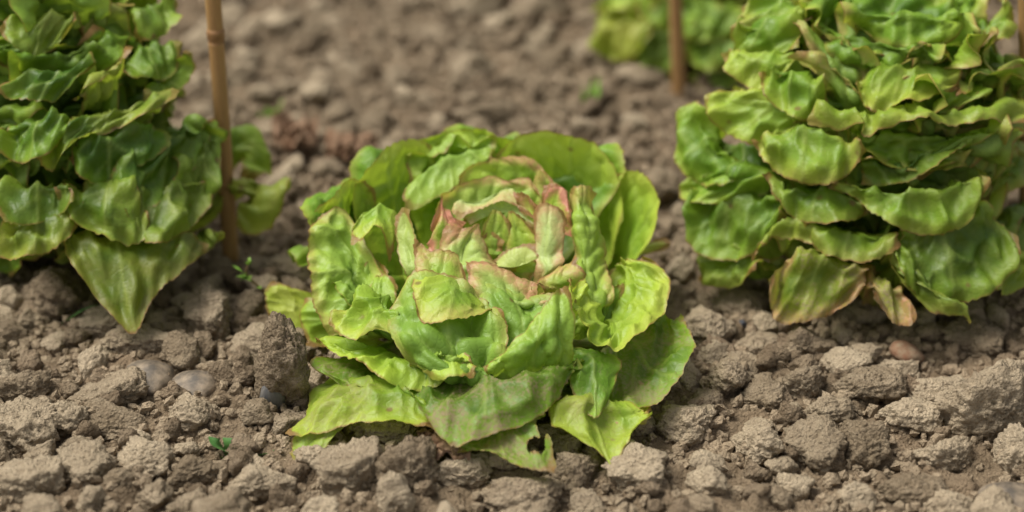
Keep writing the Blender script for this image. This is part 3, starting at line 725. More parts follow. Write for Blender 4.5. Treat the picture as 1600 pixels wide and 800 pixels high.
# ---------------------------------------------------------------- the neighbouring lettuces
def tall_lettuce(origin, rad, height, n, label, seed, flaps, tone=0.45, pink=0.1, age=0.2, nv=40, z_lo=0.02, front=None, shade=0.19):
    """origin: stem on the ground; flaps: leaves one can tell apart, each crest points | margin points (pixel x, pixel y, cm), tone, pink, age"""
    random.seed(seed)
    root = empty('lettuce', (origin[0], origin[1], 0))
    tag(root, label, 'lettuce', 'lettuces growing in the bed')
    V_, F_ = tube([(0, 0, -0.03), (0, 0, height * 0.4), (0, 0, height * 0.7)], [0.018, 0.024, 0.010], 12)
    obj('stem', mesh_of('stem', V_, F_, M_CORE), root)
    for i in range(n):
        t = i / (n - 1)
        zt = z_lo + (height - z_lo) * t ** 0.9
        az = i * 137.5 + random.uniform(-25, 25)
        if front is not None and abs((az - front + 180) % 360 - 180) > 130 and t < 0.7: continue
        prof = 1.0 if t < 0.6 else 1 - 0.75 * (t - 0.6) ** 1.3 / 0.4
        rt = rad * prof * random.uniform(0.78, 1.0)
        ring_leaf(root, origin, az, zt + random.uniform(-0.015, 0.015), rt, random.uniform(0.045, 0.075),
                  low_z=max(0.012, zt - 0.085), drop=random.uniform(-0.012, 0.026), cup=random.uniform(2, 9), flare=random.uniform(8, 26),
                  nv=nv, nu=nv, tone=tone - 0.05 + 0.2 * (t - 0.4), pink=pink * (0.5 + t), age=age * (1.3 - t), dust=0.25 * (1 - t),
                  blister=random.uniform(0.0018, 0.0032), ruffle=random.uniform(0.008, 0.016), rwave=random.uniform(0.022, 0.045), low=0.007)
    for f in flaps:
        crest, margin, tn, pk, ag = f[:5]; kw = f[5] if len(f) > 5 else {}
        pc = np.array([P3(*p) for p in crest]); pc = catmull(pc, np.linspace(0, 1, 7))
        pm = np.array([P3(*p) for p in margin]); pm = catmull(pm, np.linspace(0, 1, 7))
        o3 = np.array([origin[0], origin[1], 0])
        gc = 0.5 * (pc.mean(0) + pm.mean(0)); grow = np.array([1.16, 1.10, 1.04])
        pc = gc + (pc - gc) * grow; pm = gc + (pm - gc) * grow
        rad_ = pc.mean(0) - o3; rad_[2] = 0; rl = np.linalg.norm(rad_); rad_ /= rl
        low = pc - rad_ * rl * 0.26; low[:, 2] = np.maximum(0.012, pc[:, 2] - 0.035)
        root_row = o3 + (pc - o3) * np.array([0.25, 0.25, 1.0]); root_row[:, 2] = np.maximum(0.010, pc[:, 2] - 0.07)
        mid = 0.5 * (pc + pm) + np.array([0, 0, 0.006])
        ctrl = np.array([root_row, low, pc, mid, pm])
        P = grid_from(ctrl, 64, 64, 0.10)
        opt = dict(blister=0.0030, cell=0.016, ruffle=0.0078, rwave=0.026, low=0.004, dust=0.15); opt.update(kw)
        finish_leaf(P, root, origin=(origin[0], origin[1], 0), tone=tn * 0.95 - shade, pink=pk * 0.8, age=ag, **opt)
    return root

pr_ = G(1372, 392); pl_ = G(85, 372); pb_ = G(1140, 52)
FR = [
 # right lettuce: upright heart leaves, then tiers downwards
 ([(1330, 105, 14), (1375, 112, 14), (1425, 100, 14)], [(1268, 20, 16), (1330, -14, 18), (1400, -24, 18.5), (1470, 0, 18), (1506, 45, 16)], .55, .25, 0),
 ([(1290, 120, 9.5), (1320, 130, 9), (1350, 140, 9)], [(1224, 15, 12.5), (1262, 40, 12), (1310, 75, 11), (1368, 116, 9.5)], .7, .7, .2),
 ([(1290, 130, 9), (1325, 150, 8), (1360, 165, 8)], [(1240, 80, 10), (1290, 100, 9), (1330, 140, 7.6), (1360, 178, 6.5)], .5, .6, .2),
 ([(1352, 128, 8.5), (1410, 105, 9), (1490, 112, 9)], [(1345, 140, 7), (1372, 172, 5.4), (1430, 158, 5.4), (1488, 140, 6.5)], .72, .2, .35),
 ([(1385, 95, 11), (1450, 65, 12), (1520, 45, 13)], [(1390, 104, 9.5), (1440, 102, 9), (1490, 98, 9.5), (1545, 66, 11)], .58, .2, 0),
 ([(1500, 80, 13), (1540, 50, 14), (1560, 20, 15)], [(1545, 70, 12), (1580, 50, 13), (1586, 20, 14.5), (1560, -10, 16)], .55, .3, .2),
 ([(1500, 135, 9), (1540, 115, 9.5), (1600, 100, 10.5)], [(1505, 165, 7), (1518, 128, 7.5), (1560, 110, 8), (1610, 84, 9.5)], .55, .35, .2),
 ([(1300, 190, 6.5), (1370, 182, 6.2), (1450, 175, 6.2), (1580, 172, 8)], [(1278, 200, 5), (1345, 194, 4.4), (1368, 212, 4), (1425, 192, 4), (1470, 194, 4.4), (1530, 190, 5), (1605, 196, 6.5)], .62, .2, .35),
 ([(1360, 260, 4.8), (1440, 250, 4.6), (1560, 235, 6)], [(1362, 300, 3.8), (1440, 275, 3.4), (1520, 215, 4.8), (1600, 205, 6.2)], .42, .1, .1),
 ([(1215, 218, 6.5), (1258, 196, 6.2), (1305, 225, 5.4)], [(1176, 226, 6), (1222, 268, 4), (1290, 288, 3), (1350, 242, 4)], .72, .3, .25),
 ([(1180, 150, 9), (1215, 165, 8), (1240, 190, 7)], [(1104, 158, 10.5), (1130, 200, 8.4), (1180, 224, 6.8), (1236, 214, 6)], .80, .1, .15),
 ([(1215, 125, 9.5), (1240, 110, 9), (1275, 130, 8.5)], [(1192, 122, 9.4), (1215, 165, 7.6), (1255, 184, 6.4), (1290, 172, 6.4)], .80, .1, .1),
 ([(1170, 90, 11.5), (1200, 80, 11), (1240, 90, 10.5)], [(1135, 92, 12.5), (1160, 125, 10.6), (1190, 140, 9.6), (1225, 120, 9.4)], .78, .1, .15),
 ([(1180, 40, 14), (1210, 30, 13.5), (1250, 50, 12)], [(1150, 40, 14.5), (1150, 80, 13), (1190, 90, 11.6), (1240, 85, 10.8)], .72, .1, .1),
 ([(1190, 10, 16), (1230, 0, 15), (1270, 20, 14)], [(1165, 5, 16), (1170, 40, 14.6), (1210, 48, 13.2), (1260, 30, 12.6)], .75, .35, .2),
 ([(1110, 190, 12), (1110, 215, 11), (1130, 240, 10)], [(1078, 160, 14.5), (1056, 200, 13), (1062, 262, 11), (1110, 290, 8.4), (1165, 285, 7)], .62, .05, .1),
 ([(1130, 215, 12), (1165, 225, 11), (1195, 245, 9)], [(1095, 235, 12), (1125, 280, 10), (1185, 290, 8), (1225, 255, 8)], .45, .05, .1),
 ([(1140, 330, 9), (1175, 330, 8), (1215, 335, 7)], [(1120, 370, 8), (1160, 395, 6), (1210, 400, 5), (1240, 370, 5)], .35, .05, .3),
 ([(1120, 280, 9.5), (1160, 270, 8.2), (1200, 275, 7)], [(1070, 285, 11), (1075, 310, 9.6), (1130, 318, 7.6), (1190, 300, 6)], .66, .05, .15),
 ([(1100, 300, 9.6), (1150, 300, 7.8), (1205, 310, 6)], [(1082, 320, 9), (1090, 385, 6.8), (1150, 402, 4.8), (1215, 350, 4)], .50, .05, .15),
 ([(1225, 295, 4.8), (1280, 300, 4.2), (1340, 305, 4)], [(1205, 276, 5.4), (1240, 335, 3), (1300, 350, 2.2), (1360, 330, 2.6)], .45, .2, .2),
 ([(1350, 295, 3.8), (1420, 300, 3.2), (1500, 285, 4)], [(1300, 302, 3.8), (1350, 312, 2.8), (1394, 348, 1.6), (1455, 364, 1.2), (1505, 345, 2.2), (1528, 290, 4)], .58, .15, .2),
 ([(1420, 370, 2.4), (1470, 345, 2.8), (1530, 330, 4)], [(1400, 380, 1.2), (1432, 450, -0.6), (1488, 470, -0.6), (1552, 444, 1), (1585, 388, 3)], .45, .1, .25),
 ([(1280, 365, 3), (1330, 362, 2.6), (1385, 372, 2.4)], [(1262, 358, 2.6), (1290, 396, 1.2), (1350, 408, 0.8), (1398, 392, 1)], .60, .25, .35),
 ([(1215, 372, 4), (1255, 356, 3.6), (1295, 372, 3.2)], [(1178, 424, 2.6), (1202, 372, 3.4), (1252, 372, 2.2), (1304, 396, 1.6)], .58, .2, .45),
 ([(1395, 400, 1.8), (1410, 420, 1), (1420, 440, 0.6)], [(1400, 432, 0), (1450, 478, -1.6), (1500, 490, -1.8), (1528, 512, -2.2)], .45, .2, .5),
 ([(1245, 410, 1.5), (1290, 405, 1.2), (1345, 420, 1)], [(1204, 452, 0.4), (1222, 500, -1), (1285, 492, -1.4), (1340, 470, -0.8)], .45, 0.9, .8, dict(low=0.006, dust=1.0)),
 ([(1360, 440, 0.4), (1385, 445, 0.2), (1405, 455, 0)], [(1370, 480, -1), (1400, 505, -2), (1428, 510, -2)], .15, 0.9, .8, dict(low=0.006, dust=1.2)),
 ([(1120, 405, 8), (1160, 400, 6), (1190, 405, 5)], [(1082, 440, 6.5), (1120, 446, 4.8), (1180, 436, 3.4)], .55, .2, .4),
 ([(1560, 410, 4), (1590, 400, 5), (1620, 400, 6)], [(1535, 450, 1), (1570, 458, 1.4), (1620, 440, 3)], .5, .1, .5),
]
FL = [
 ([(40, 40, 12), (80, 30, 12), (120, 40, 13)], [(0, 60, 9.6), (40, 82, 9), (70, 75, 9.4), (110, 40, 11)], .6, .1, .3),
 ([(130, 60, 13), (160, 40, 13.6), (190, 30, 15)], [(122, 45, 13), (140, 30, 13), (165, 8, 14), (200, 10, 15.5)], .5, .3, .3),
 ([(60, 120, 8.6), (100, 110, 9), (140, 100, 10)], [(0, 160, 6.4), (40, 158, 6), (90, 150, 6.6), (135, 105, 8.6)], .36, .05, .1),
 ([(130, 150, 8), (165, 120, 9), (190, 100, 10)], [(112, 162, 7), (140, 140, 7.4), (180, 104, 8.8), (198, 82, 10)], .55, .2, .5),
 ([(200, 90, 12), (230, 80, 13), (250, 70, 14)], [(195, 110, 10.4), (225, 125, 10.6), (262, 120, 12), (285, 78, 14)], .60, .1, .1),
 ([(215, 40, 15), (235, 20, 16), (250, 0, 17)], [(215, 70, 13.4), (245, 60, 14), (275, 30, 16), (268, 4, 18)], .62, .1, .2),
 ([(230, 140, 11), (255, 135, 12), (265, 110, 13)], [(225, 165, 9.6), (262, 155, 11), (292, 120, 13), (288, 90, 14)], .5, .1, .1),
 ([(20, 195, 5.6), (60, 185, 5.4), (100, 190, 6)], [(-10, 235, 3.6), (30, 250, 3), (70, 242, 3.4), (108, 200, 5)], .55, .05, .1),
 ([(120, 190, 6.4), (180, 175, 7.4), (240, 150, 9.8)], [(60, 262, 3), (95, 258, 3.2), (140, 212, 4.8), (190, 196, 6), (268, 158, 9.6)], .48, .25, .4),
 ([(130, 225, 5.6), (170, 215, 6), (220, 200, 7.6)], [(115, 262, 4), (150, 282, 3.4), (210, 262, 5), (260, 228, 8)], .34, 0, .1),
 ([(210, 230, 7), (260, 210, 8.4), (300, 205, 10)], [(175, 300, 3.6), (210, 330, 3.4), (260, 300, 6), (310, 240, 9.4), (318, 195, 12)], .42, .05, .1),
 ([(140, 295, 4), (170, 290, 4), (200, 300, 4.2)], [(94, 308, 3), (128, 350, 1.4), (195, 376, 1), (240, 378, 1.8)], .58, .15, .35),
 ([(220, 300, 5), (260, 290, 6), (300, 285, 7.6)], [(205, 345, 2.6), (240, 380, 1.6), (298, 352, 4.4), (342, 304, 7.6)], .55, .15, .3),
 ([(280, 260, 8), (310, 240, 9.6), (325, 215, 11)], [(270, 320, 5.6), (320, 318, 7), (342, 270, 9), (336, 190, 13)], .5, .05, .2),
 ([(20, 300, 3.4), (60, 290, 3.2), (100, 300, 3.2)], [(0, 345, 1.4), (40, 352, 1), (80, 340, 1.4), (110, 318, 2.4)], .32, .05, .2),
 ([(20, 345, 2), (60, 340, 2), (100, 340, 2.4)], [(-10, 412, -.6), (30, 400, -.6), (84, 388, 0), (122, 350, 1.6)], .45, .2, .5),
 ([(120, 372, 2.4), (180, 372, 2.6), (250, 370, 3.6)], [(104, 374, 1.6), (128, 425, -0.6), (172, 482, -2.4), (208, 512, -3.2), (236, 460, -0.6), (276, 428, 1), (330, 394, 3.4)], .10, .2, .45, dict(ruffle=0.004, low=0.004, blister=0.0016)),  # drooping leaf: low tone paints in its shade, age browns it
 ([(230, 380, 3.4), (280, 372, 4.4), (320, 370, 5.6)], [(215, 412, 1.6), (260, 408, 2.4), (310, 398, 4), (342, 380, 6)], .45, .1, .5),
 ([(350, 250, 17), (365, 245, 17.4), (375, 250, 17)], [(346, 226, 19), (395, 224, 18.4), (424, 262, 16.4), (380, 290, 14)], .5, .1, .2),
 ([(345, 300, 13), (360, 300, 13), (370, 310, 12.6)], [(366, 298, 13), (405, 310, 12), (440, 300, 12), (415, 350, 10), (370, 358, 9.6)], .5, .1, .7),
]
FB = [
 ([(960, 30, 47), (985, 25, 46), (1010, 30, 45)], [(930, 20, 48), (932, 75, 45.6), (975, 92, 43.6), (1010, 70, 43)], .55, .05, .8),
 ([(985, 100, 46), (1010, 95, 45), (1045, 98, 45)], [(972, 105, 45), (985, 150, 42.6), (1020, 140, 42.6), (1055, 120, 43)], .42, .05, .3),
 ([(940, 0, 50), (980, -5, 48), (1020, -10, 47)], [(928, 10, 49), (960, 20, 46.5), (1010, 12, 45.5), (1040, 0, 46)], .75, .2, .3),
 ([(1000, 60, 46), (1040, 50, 45), (1080, 60, 45)], [(985, 90, 44), (1030, 112, 43), (1090, 95, 43.4)], .40, .05, .2),
 ([(1070, 20, 46), (1110, 10, 46), (1150, 20, 46)], [(1050, 50, 44), (1100, 66, 43), (1165, 45, 44)], .45, .05, .2),
 ([(1010, 0, 47), (1060, -10, 47), (1110, -5, 47)], [(1000, 32, 45), (1060, 45, 44), (1120, 30, 45)], .5, .05, .2),
 ([(1100, 105, 45), (1130, 100, 45), (1160, 105, 45)], [(1080, 132, 43.4), (1115, 145, 42.6), (1165, 130, 43.4)], .35, .05, .3),
 ([(1085, 70, 44), (1120, 65, 44), (1150, 70, 44)], [(1075, 95, 42.6), (1110, 110, 41.6), (1160, 95, 42.6)], .45, .05, .2),
]
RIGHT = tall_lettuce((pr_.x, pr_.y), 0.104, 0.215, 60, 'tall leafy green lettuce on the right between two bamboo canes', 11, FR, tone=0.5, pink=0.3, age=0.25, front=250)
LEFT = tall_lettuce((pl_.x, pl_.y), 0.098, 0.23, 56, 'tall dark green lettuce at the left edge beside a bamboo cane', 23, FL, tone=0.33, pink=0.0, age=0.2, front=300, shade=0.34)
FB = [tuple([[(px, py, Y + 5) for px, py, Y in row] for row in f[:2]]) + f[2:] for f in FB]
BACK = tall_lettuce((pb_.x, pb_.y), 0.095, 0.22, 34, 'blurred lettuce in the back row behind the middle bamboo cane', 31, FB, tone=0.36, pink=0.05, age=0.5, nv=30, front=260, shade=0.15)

# ---------------------------------------------------------------- bamboo canes
def cane(base, top_px, radius, label, nodes, length=0.55):
    """base: ground point; leans so that it passes through the place seen at top_px at the same depth"""
    b = np.array(base); t = P3(top_px[0], top_px[1], b[1] * 100)
    d = (t - b) / np.linalg.norm(t - b)
    root = empty('bamboo_cane', tuple(b))
    tag(root, label, 'cane', 'bamboo canes stuck in the bed')
    zs = np.linspace(-0.06, length, 60)
    rr = radius * (1 - 0.12 * zs / length + 0.015 * np.sin(zs * 37))
    bend = 0.0015 * np.sin(zs * 9)
    pts = np.outer(zs, d) + np.outer(bend, [1, 0.3, 0])
    V_, F_ = tube(pts, rr, 20)
    obj('shaft', mesh_of('shaft', V_, F_, M_BAMBOO), root)
    for nz in nodes:
        k = np.array([-0.006, -0.003, -0.001, 0.001, 0.003, 0.006])
        r2 = radius * (1 - 0.12 * nz / length) * np.array([1.005, 1.04, 1.13, 1.10, 1.16, 1.005])
        V_, F_ = tube(np.outer(nz + k, d) + 0.0015 * np.sin(nz * 9) * np.array([1, 0.3, 0]), r2, 20)
        obj('node', mesh_of('node', V_, F_, M_NODE), root)
    return root
b1 = G(361, 408); b2 = G(1061, 158); b3 = G(1604, 400)
cane((b1.x, b1.y, 0), (332, 30), 0.0062, 'light brown bamboo cane beside the left lettuce', (0.188, 0.43))
cane((b2.x, b2.y, 0), (1054, 10), 0.0062, 'reddish brown bamboo cane in front of the blurred back lettuce', (0.25, 0.47))
cane((b3.x, b3.y, 0), (1601, 10), 0.0062, 'bamboo cane cut off by the right edge of the picture', (0.27, 0.5))

# ---------------------------------------------------------------- clods
import bmesh
_ico = {}
def ico(sub):
    if sub not in _ico:
        bm = bmesh.new(); bmesh.ops.create_icosphere(bm, subdivisions=sub, radius=1.0)
        bm.verts.ensure_lookup_table()
        _ico[sub] = (np.array([v.co[:] for v in bm.verts]), np.array([[v.index for v in f.verts] for f in bm.faces]))
        bm.free()
    return _ico[sub]

def clod_shape(sub, seed, planes=14, rough=1.0, smooth_stone=False, stretch=(1, 1, 1)):
    d, f = ico(sub); rs = np.random.default_rng(seed)
    n = rs.normal(size=(planes, 3)); n /= np.linalg.norm(n, axis=1)[:, None]
    off = rs.uniform(0.72, 1.05, planes)
    dots = d @ n.T
    rad = np.where(dots > 0.05, off / np.maximum(dots, 0.05), 3.0)
    k = 9.0 if not smooth_stone else 3.2
    r = -np.log(np.exp(-k * rad).sum(1)) / k
    r = np.clip(r, 0.5, 1.3) if not smooth_stone else 0.55 + 0.42 * r / r.mean()
    o = rs.uniform(0, 60, 3)
    x, y, z = (d * np.array(stretch) + o).T
    if smooth_stone:
        r = r * (1 + 0.05 * fbm(x * 1.5, y * 1.5, z * 1.5, 2))
        return d * r[:, None], f
    r = r * (1 + rough * (0.16 * perlin(x * 1.6, y * 1.6, z * 1.6) + 0.13 * perlin(x * 3.6, y * 3.6, z * 3.6)
                          + 0.085 * perlin(x * 8, y * 8, z * 8) + 0.06 * perlin(x * 17, y * 17, z * 17)))
    # pits and crumbs
    rid = np.abs(perlin(x * 5.2 + 9, y * 5.2, z * 5.2))
    r = r - rough * 0.12 * np.exp(-(rid / 0.07) ** 2) * sstep(-0.1, 0.5, perlin(x * 2 + 3, y * 2, z * 2))
    if sub >= 4:
        pit = perlin(x * 13 + 5, y * 13, z * 13)
        r = r - rough * 0.07 * sstep(0.35, 0.6, pit)
        r = r + rough * 0.05 * np.abs(perlin(x * 30, y * 30, z * 30)) + rough * 0.028 * perlin(x * 62, y * 62, z * 62)
    return d * r[:, None], f

BIG = [mesh_of('soil_clod', *clod_shape(5, 100 + i, 12), M_CLOD) for i in range(9)]
MED = [mesh_of('soil_clod', *clod_shape(4, 200 + i, 14), M_CLOD) for i in range(16)]

placed = []
def put_clod(x, y, sx, sy, sz, meshes, rot=None, sink=0.3, name='soil_clod', label=None, group=None, cat='clod', z=None):
    me = random.choice(meshes)
    o = obj(name, me)
    o.scale = (sx, sy, sz)
    o.rotation_euler = rot if rot else (random.uniform(-0.4, 0.4), random.uniform(-0.4, 0.4), random.uniform(0, 6.28))
    zz = gh(x, y) if z is None else z
    o.location = (x, y, zz + sz * (1 - 2 * sink))
    tag(o, label, cat, group)
    placed.append((x, y, max(sx, sy)))
    return o

CL = 'soil clods on the bed'
SCALE = 1 / 2150.0
def px_clod(px, py, wpx, hpx, label, mesh=None, name='soil_clod', cat='clod', sink=0.30, rot=None, group=CL, deep=None):
    """a clod whose outline covers about wpx x hpx pixels round (px, py)"""
    foot = G(px, py + hpx * 0.32)
    dist = (foot - CAM).dot(FWD); s = dist / FPX
    rx = wpx * s / 2 * 1.08; rz = hpx * s / 2 * 1.05
    ry = deep if deep else (rx + rz) / 2
    return put_clod(foot.x, foot.y + ry * 0.25, rx, ry, rz, mesh or BIG, rot or (random.uniform(-.15, .15), random.uniform(-.15, .15), random.uniform(-.3, .3)), sink, name, label, group, cat)

random.seed(5)
for a in (
    (88, 462, 105, 85, 'big rounded soil clod in the shade under the left lettuce'),
    (46, 505, 42, 40, 'small pale clod at the foot of the big clod under the left lettuce'),
    (178, 512, 78, 48, 'flat-topped clod under the drooping leaf tip of the left lettuce'),
    (238, 452, 52, 52, 'clod right of the drooping leaf of the left lettuce'),
    (330, 500, 66, 80, 'upright clod left of the pale leaf tip, below the sprout'),
    (452, 420, 68, 42, 'flat pale clod behind the pale leaf tip'),
    (186, 626, 100, 48, 'pale angular clod below the round grey stone'),
    (180, 664, 96, 44, 'cracked flat clod below the pale angular clod'),
    (60, 758, 92, 66, 'large blocky clod in the bottom left corner'),
    (138, 738, 82, 60, 'clod right of the blocky clod in the bottom left corner'),
    (232, 722, 84, 62, 'clod left of the small dark green seedling'),
    (300, 740, 74, 50, 'broad clod just below the seedling leaves'),
    (98, 655, 62, 52, 'dark rough clod at the left, above the bottom row'),
    (42, 612, 74, 52, 'low clod at the left edge, level with the round grey stone'),
    (205, 548, 100, 48, 'wide low clod behind the round grey stone'),
    (300, 655, 80, 50, 'clod in front of the half-buried brown stone'),
    (400, 762, 84, 48, 'clod in the bottom row below the narrow seedling leaf'),
    (558, 736, 92, 88, 'left one of the two big clods under the arched leaf'),
    (640, 736, 92, 88, 'right one of the two big clods under the arched leaf'),
    (726, 736, 86, 46, 'wide clod below the dry brown leaf'),
    (832, 768, 106, 58, 'broad pale clod below the torn dark leaf'),
    (494, 722, 54, 44, 'small clod by the curled tip of the arched leaf'),
    (905, 728, 60, 62, 'clod under the gap between torn leaf and yellow leaf'),
    (598, 676, 80, 44, 'shaded clod under the arched outer leaf'),
    (1170, 466, 78, 52, 'pale clod left of the brown wilted leaf of the right lettuce'),
    (1102, 522, 88, 58, 'wide clod right of the central lettuce, above the dark leaf tip'),
    (1346, 476, 56, 52, 'rounded clod between the lowest leaves of the right lettuce'),
    (1252, 544, 72, 56, 'clod in front of the brown wilted leaf'),
    (1178, 540, 60, 44, 'clod next to the black pebble'),
    (1410, 578, 54, 48, 'clod right below the reddish stone'),
    (1282, 692, 92, 68, 'large clod in the right foreground, left of its twin'),
    (1356, 690, 72, 76, 'upright clod in the right foreground, right of the large clod'),
    (1188, 690, 74, 58, 'pointed clod in the right foreground, left of the large clod'),
    (1550, 632, 116, 112, 'biggest clod near the right edge'),
    (1590, 700, 70, 90, 'clod cut off by the right edge, under the biggest clod'),
    (1484, 702, 78, 52, 'pale clod left of the biggest clod'),
    (1484, 782, 84, 54, 'clod in the bottom row left of the smooth grey stone'),
    (1420, 642, 76, 56, 'knobbly clod right of the long tilted clod'),
    (1352, 606, 88, 52, 'long tilted clod on the right'),
    (1476, 604, 92, 46, 'long low clod above the pale clod on the right'),
    (1422, 752, 80, 52, 'knobbly clod in the bottom right, left of the bottom row'),
    (1140, 600, 70, 52, 'crumbly clod right of the dark outer leaf'),
    (1080, 660, 76, 54, 'clod right of the yellowing folded leaf tip'),
    (1290, 640, 60, 44, 'clod behind the large clod in the right foreground'),
    (1000, 740, 90, 62, 'crumbly clod below the folded yellow leaf tip'),
    (772, 186, 84, 42, 'blurred pale clod behind the top of the central lettuce'),
    (560, 256, 52, 38, 'blurred pale clod beside the dry reddish leaves'),
    (1255, 608, 56, 50, 'small clod in the middle of the right-hand soil'),
    (1200, 620, 62, 50, 'clod left of the small middle clod on the right'),
    (1530, 520, 90, 60, 'clod under the right lettuce near the right edge'),
):
    px_clod(*a)
# tall clod with a stone in it
px_clod(442, 592, 70, 176, 'tall upright clod with an embedded blue-grey stone, left of the central lettuce', mesh=[mesh_of('soil_clod', *clod_shape(5, 181, 16, 0.7, stretch=(1, 1, 2.3)), M_CLOD)], sink=0.14, rot=(0.1, -0.06, 0.5), deep=0.020)

STONE = [mesh_of('stone', *clod_shape(4, 300 + i, 9, smooth_stone=True), M_STONE) for i in range(3)]
SLATE = [mesh_of('stone', *clod_shape(3, 310, 9, smooth_stone=True), M_SLATE)]
REDS = [mesh_of('stone', *clod_shape(3, 320, 9, smooth_stone=True), M_RED)]
BLK = [mesh_of('pebble', *clod_shape(2, 330, 9, smooth_stone=True), M_BLACK)]
ST = 'stones in the bed'
px_clod(240, 592, 66, 56, 'smooth round grey-brown stone in the left soil', STONE, 'stone', 'stone', 0.34, group=ST)
px_clod(310, 606, 62, 46, 'half-buried brown stone right of the round grey stone', STONE, 'stone', 'stone', 0.42, group=ST)
px_clod(1578, 772, 76, 48, 'smooth grey stone in the bottom right corner', STONE, 'stone', 'stone', 0.25, group=ST)
px_clod(1412, 545, 48, 36, 'reddish stone on the right soil', REDS, 'stone', 'stone', 0.2, group=ST)
px_clod(1160, 512, 14, 14, 'tiny black pebble below the right lettuce', BLK, 'pebble', 'pebble', 0.1, group=ST)
s_ = obj('stone', SLATE[0]); q = P3(422, 620, -10.2)
s_.location = q; s_.scale = (0.008, 0.006, 0.016); tag(s_, 'blue-grey stone stuck in the front of the tall clod', 'stone', ST)

gs_ = G(360, 708); placed.append((gs_.x, gs_.y, 0.016)); gs_ = G(410, 714); placed.append((gs_.x, gs_.y, 0.012))   # kept free for the seedling
# further clods, scattered
random.seed(12)
ANCHORS = (('the round grey-brown stone', 240, 592), ('the half-buried brown stone', 310, 606), ('the tall upright clod', 446, 640),
    ('the small dark seedling', 360, 712), ('the thin sprout', 400, 450), ('the left bamboo cane', 361, 405), ('the middle bamboo cane', 1061, 155),
    ('the blurred weed tuft', 424, 190), ('the blurred upright weed', 920, 178), ('the reddish stone', 1412, 545), ('the black pebble', 1160, 512),
    ('the smooth stone in the corner', 1578, 772), ('the biggest right-edge clod', 1550, 632), ('the large right foreground clod', 1282, 692),
    ('the two big front clods', 600, 736), ('the folded yellow leaf tip', 955, 722), ('the dark outer leaf tip', 1086, 560), ('the brown wilted leaf', 1260, 480),
    ('the blocky corner clod', 60, 758), ('the shaded big clod', 88, 462), ('the blurred dry leaves', 505, 218), ('the blurred pale clod', 772, 186), ('the cane node', 334, 50), ('the blurred back lettuce', 945, 60), ('the pale leaf tip', 414, 440))
ORD = ('closest', 'second closest', 'third closest', 'fourth closest', 'fifth closest', 'sixth closest', 'seventh closest', 'eighth closest', 'ninth closest',
       'tenth closest', 'eleventh closest', 'twelfth closest', 'thirteenth closest', 'fourteenth closest', 'fifteenth closest', 'sixteenth closest')
scattered = []
def to_px(x, y):
    v = Vector((x, y, 0)) - CAM; d = v.dot(FWD)
    return 800 + FPX * v.x / d, 400 - FPX * v.dot(UP) / d
def label_scattered():
    """each scattered clod is told apart by the landmark nearest to it, its side and its rank in distance"""
    groups = {}
    for o, x, y, r in scattered:
        px, py = to_px(x, y)
        d, nm, ax, ay = min((math.hypot(px - a[1], (py - a[2]) * 1.6), a[0], a[1], a[2]) for a in ANCHORS)
        dx, dy = px - ax, (py - ay) * 1.6
        side = ('right of' if dx > 0 else 'left of') if abs(dx) > abs(dy) else ('in front of' if dy > 0 else 'behind')
        groups.setdefault((side, nm), []).append((d, o, r))
    for (side, nm), lst in groups.items():
        lst.sort(key=lambda t: t[0])
        for k, (d, o, r) in enumerate(lst):
            size = 'large' if r > 0.0155 else 'medium' if r > 0.0105 else 'small'
            o['label'] = f'{size} soil clod {side} {nm}, {ORD[min(k, 15)]}'
plants = [((0, 0), 0.12), ((pr_.x, pr_.y), 0.10), ((pl_.x, pl_.y), 0.10), ((pb_.x, pb_.y), 0.08)]
def visible(x, y, pad=40):
    v = Vector((x, y, 0)) - CAM; d = v.dot(FWD)
    px = 800 + FPX * v.x / d; py = 400 - FPX * v.dot(UP) / d
    return -pad < px < 1600 + pad and -pad < py < 800 + pad
def free(x, y, r, k=0.8):
    for (p, pr0) in plants:
        if math.hypot(x - p[0], y - p[1]) < pr0 + 0.4 * r: return False
    for (a, b_, c) in placed:
        if abs(a - x) < 0.1 and math.hypot(x - a, y - b_) < k * (c + r): return False
    return True
n_done = 0; tries = 0
while n_done < 245 and tries < 12000:
    tries += 1
    x, y = random.uniform(-0.56, 0.56), (random.uniform(-0.25, 0.12) if random.random() < 0.6 else random.uniform(0.1, 0.80))
    if not visible(x, y): continue
    if y > 0.2 and not 285 < to_px(x, y)[0] < 1075: continue      # hidden behind the big lettuces
    if y > 0.1 and to_px(x, y)[0] > 1150: continue
    r = min(0.024, 0.0078 * math.exp(abs(random.gauss(0, 0.42)) * 1.1))
    if y > 0.22: r *= 1.25
    if n_done > 120: r = min(r, 0.012)
    if not free(x, y, r): continue
    so_ = put_clod(x, y, r * random.uniform(0.9, 1.25), r * random.uniform(0.85, 1.15), r * random.uniform(0.65, 0.95), MED if r < 0.017 else BIG, group=CL, sink=0.28)
    scattered.append((so_, x, y, r))
    n_done += 1
label_scattered()

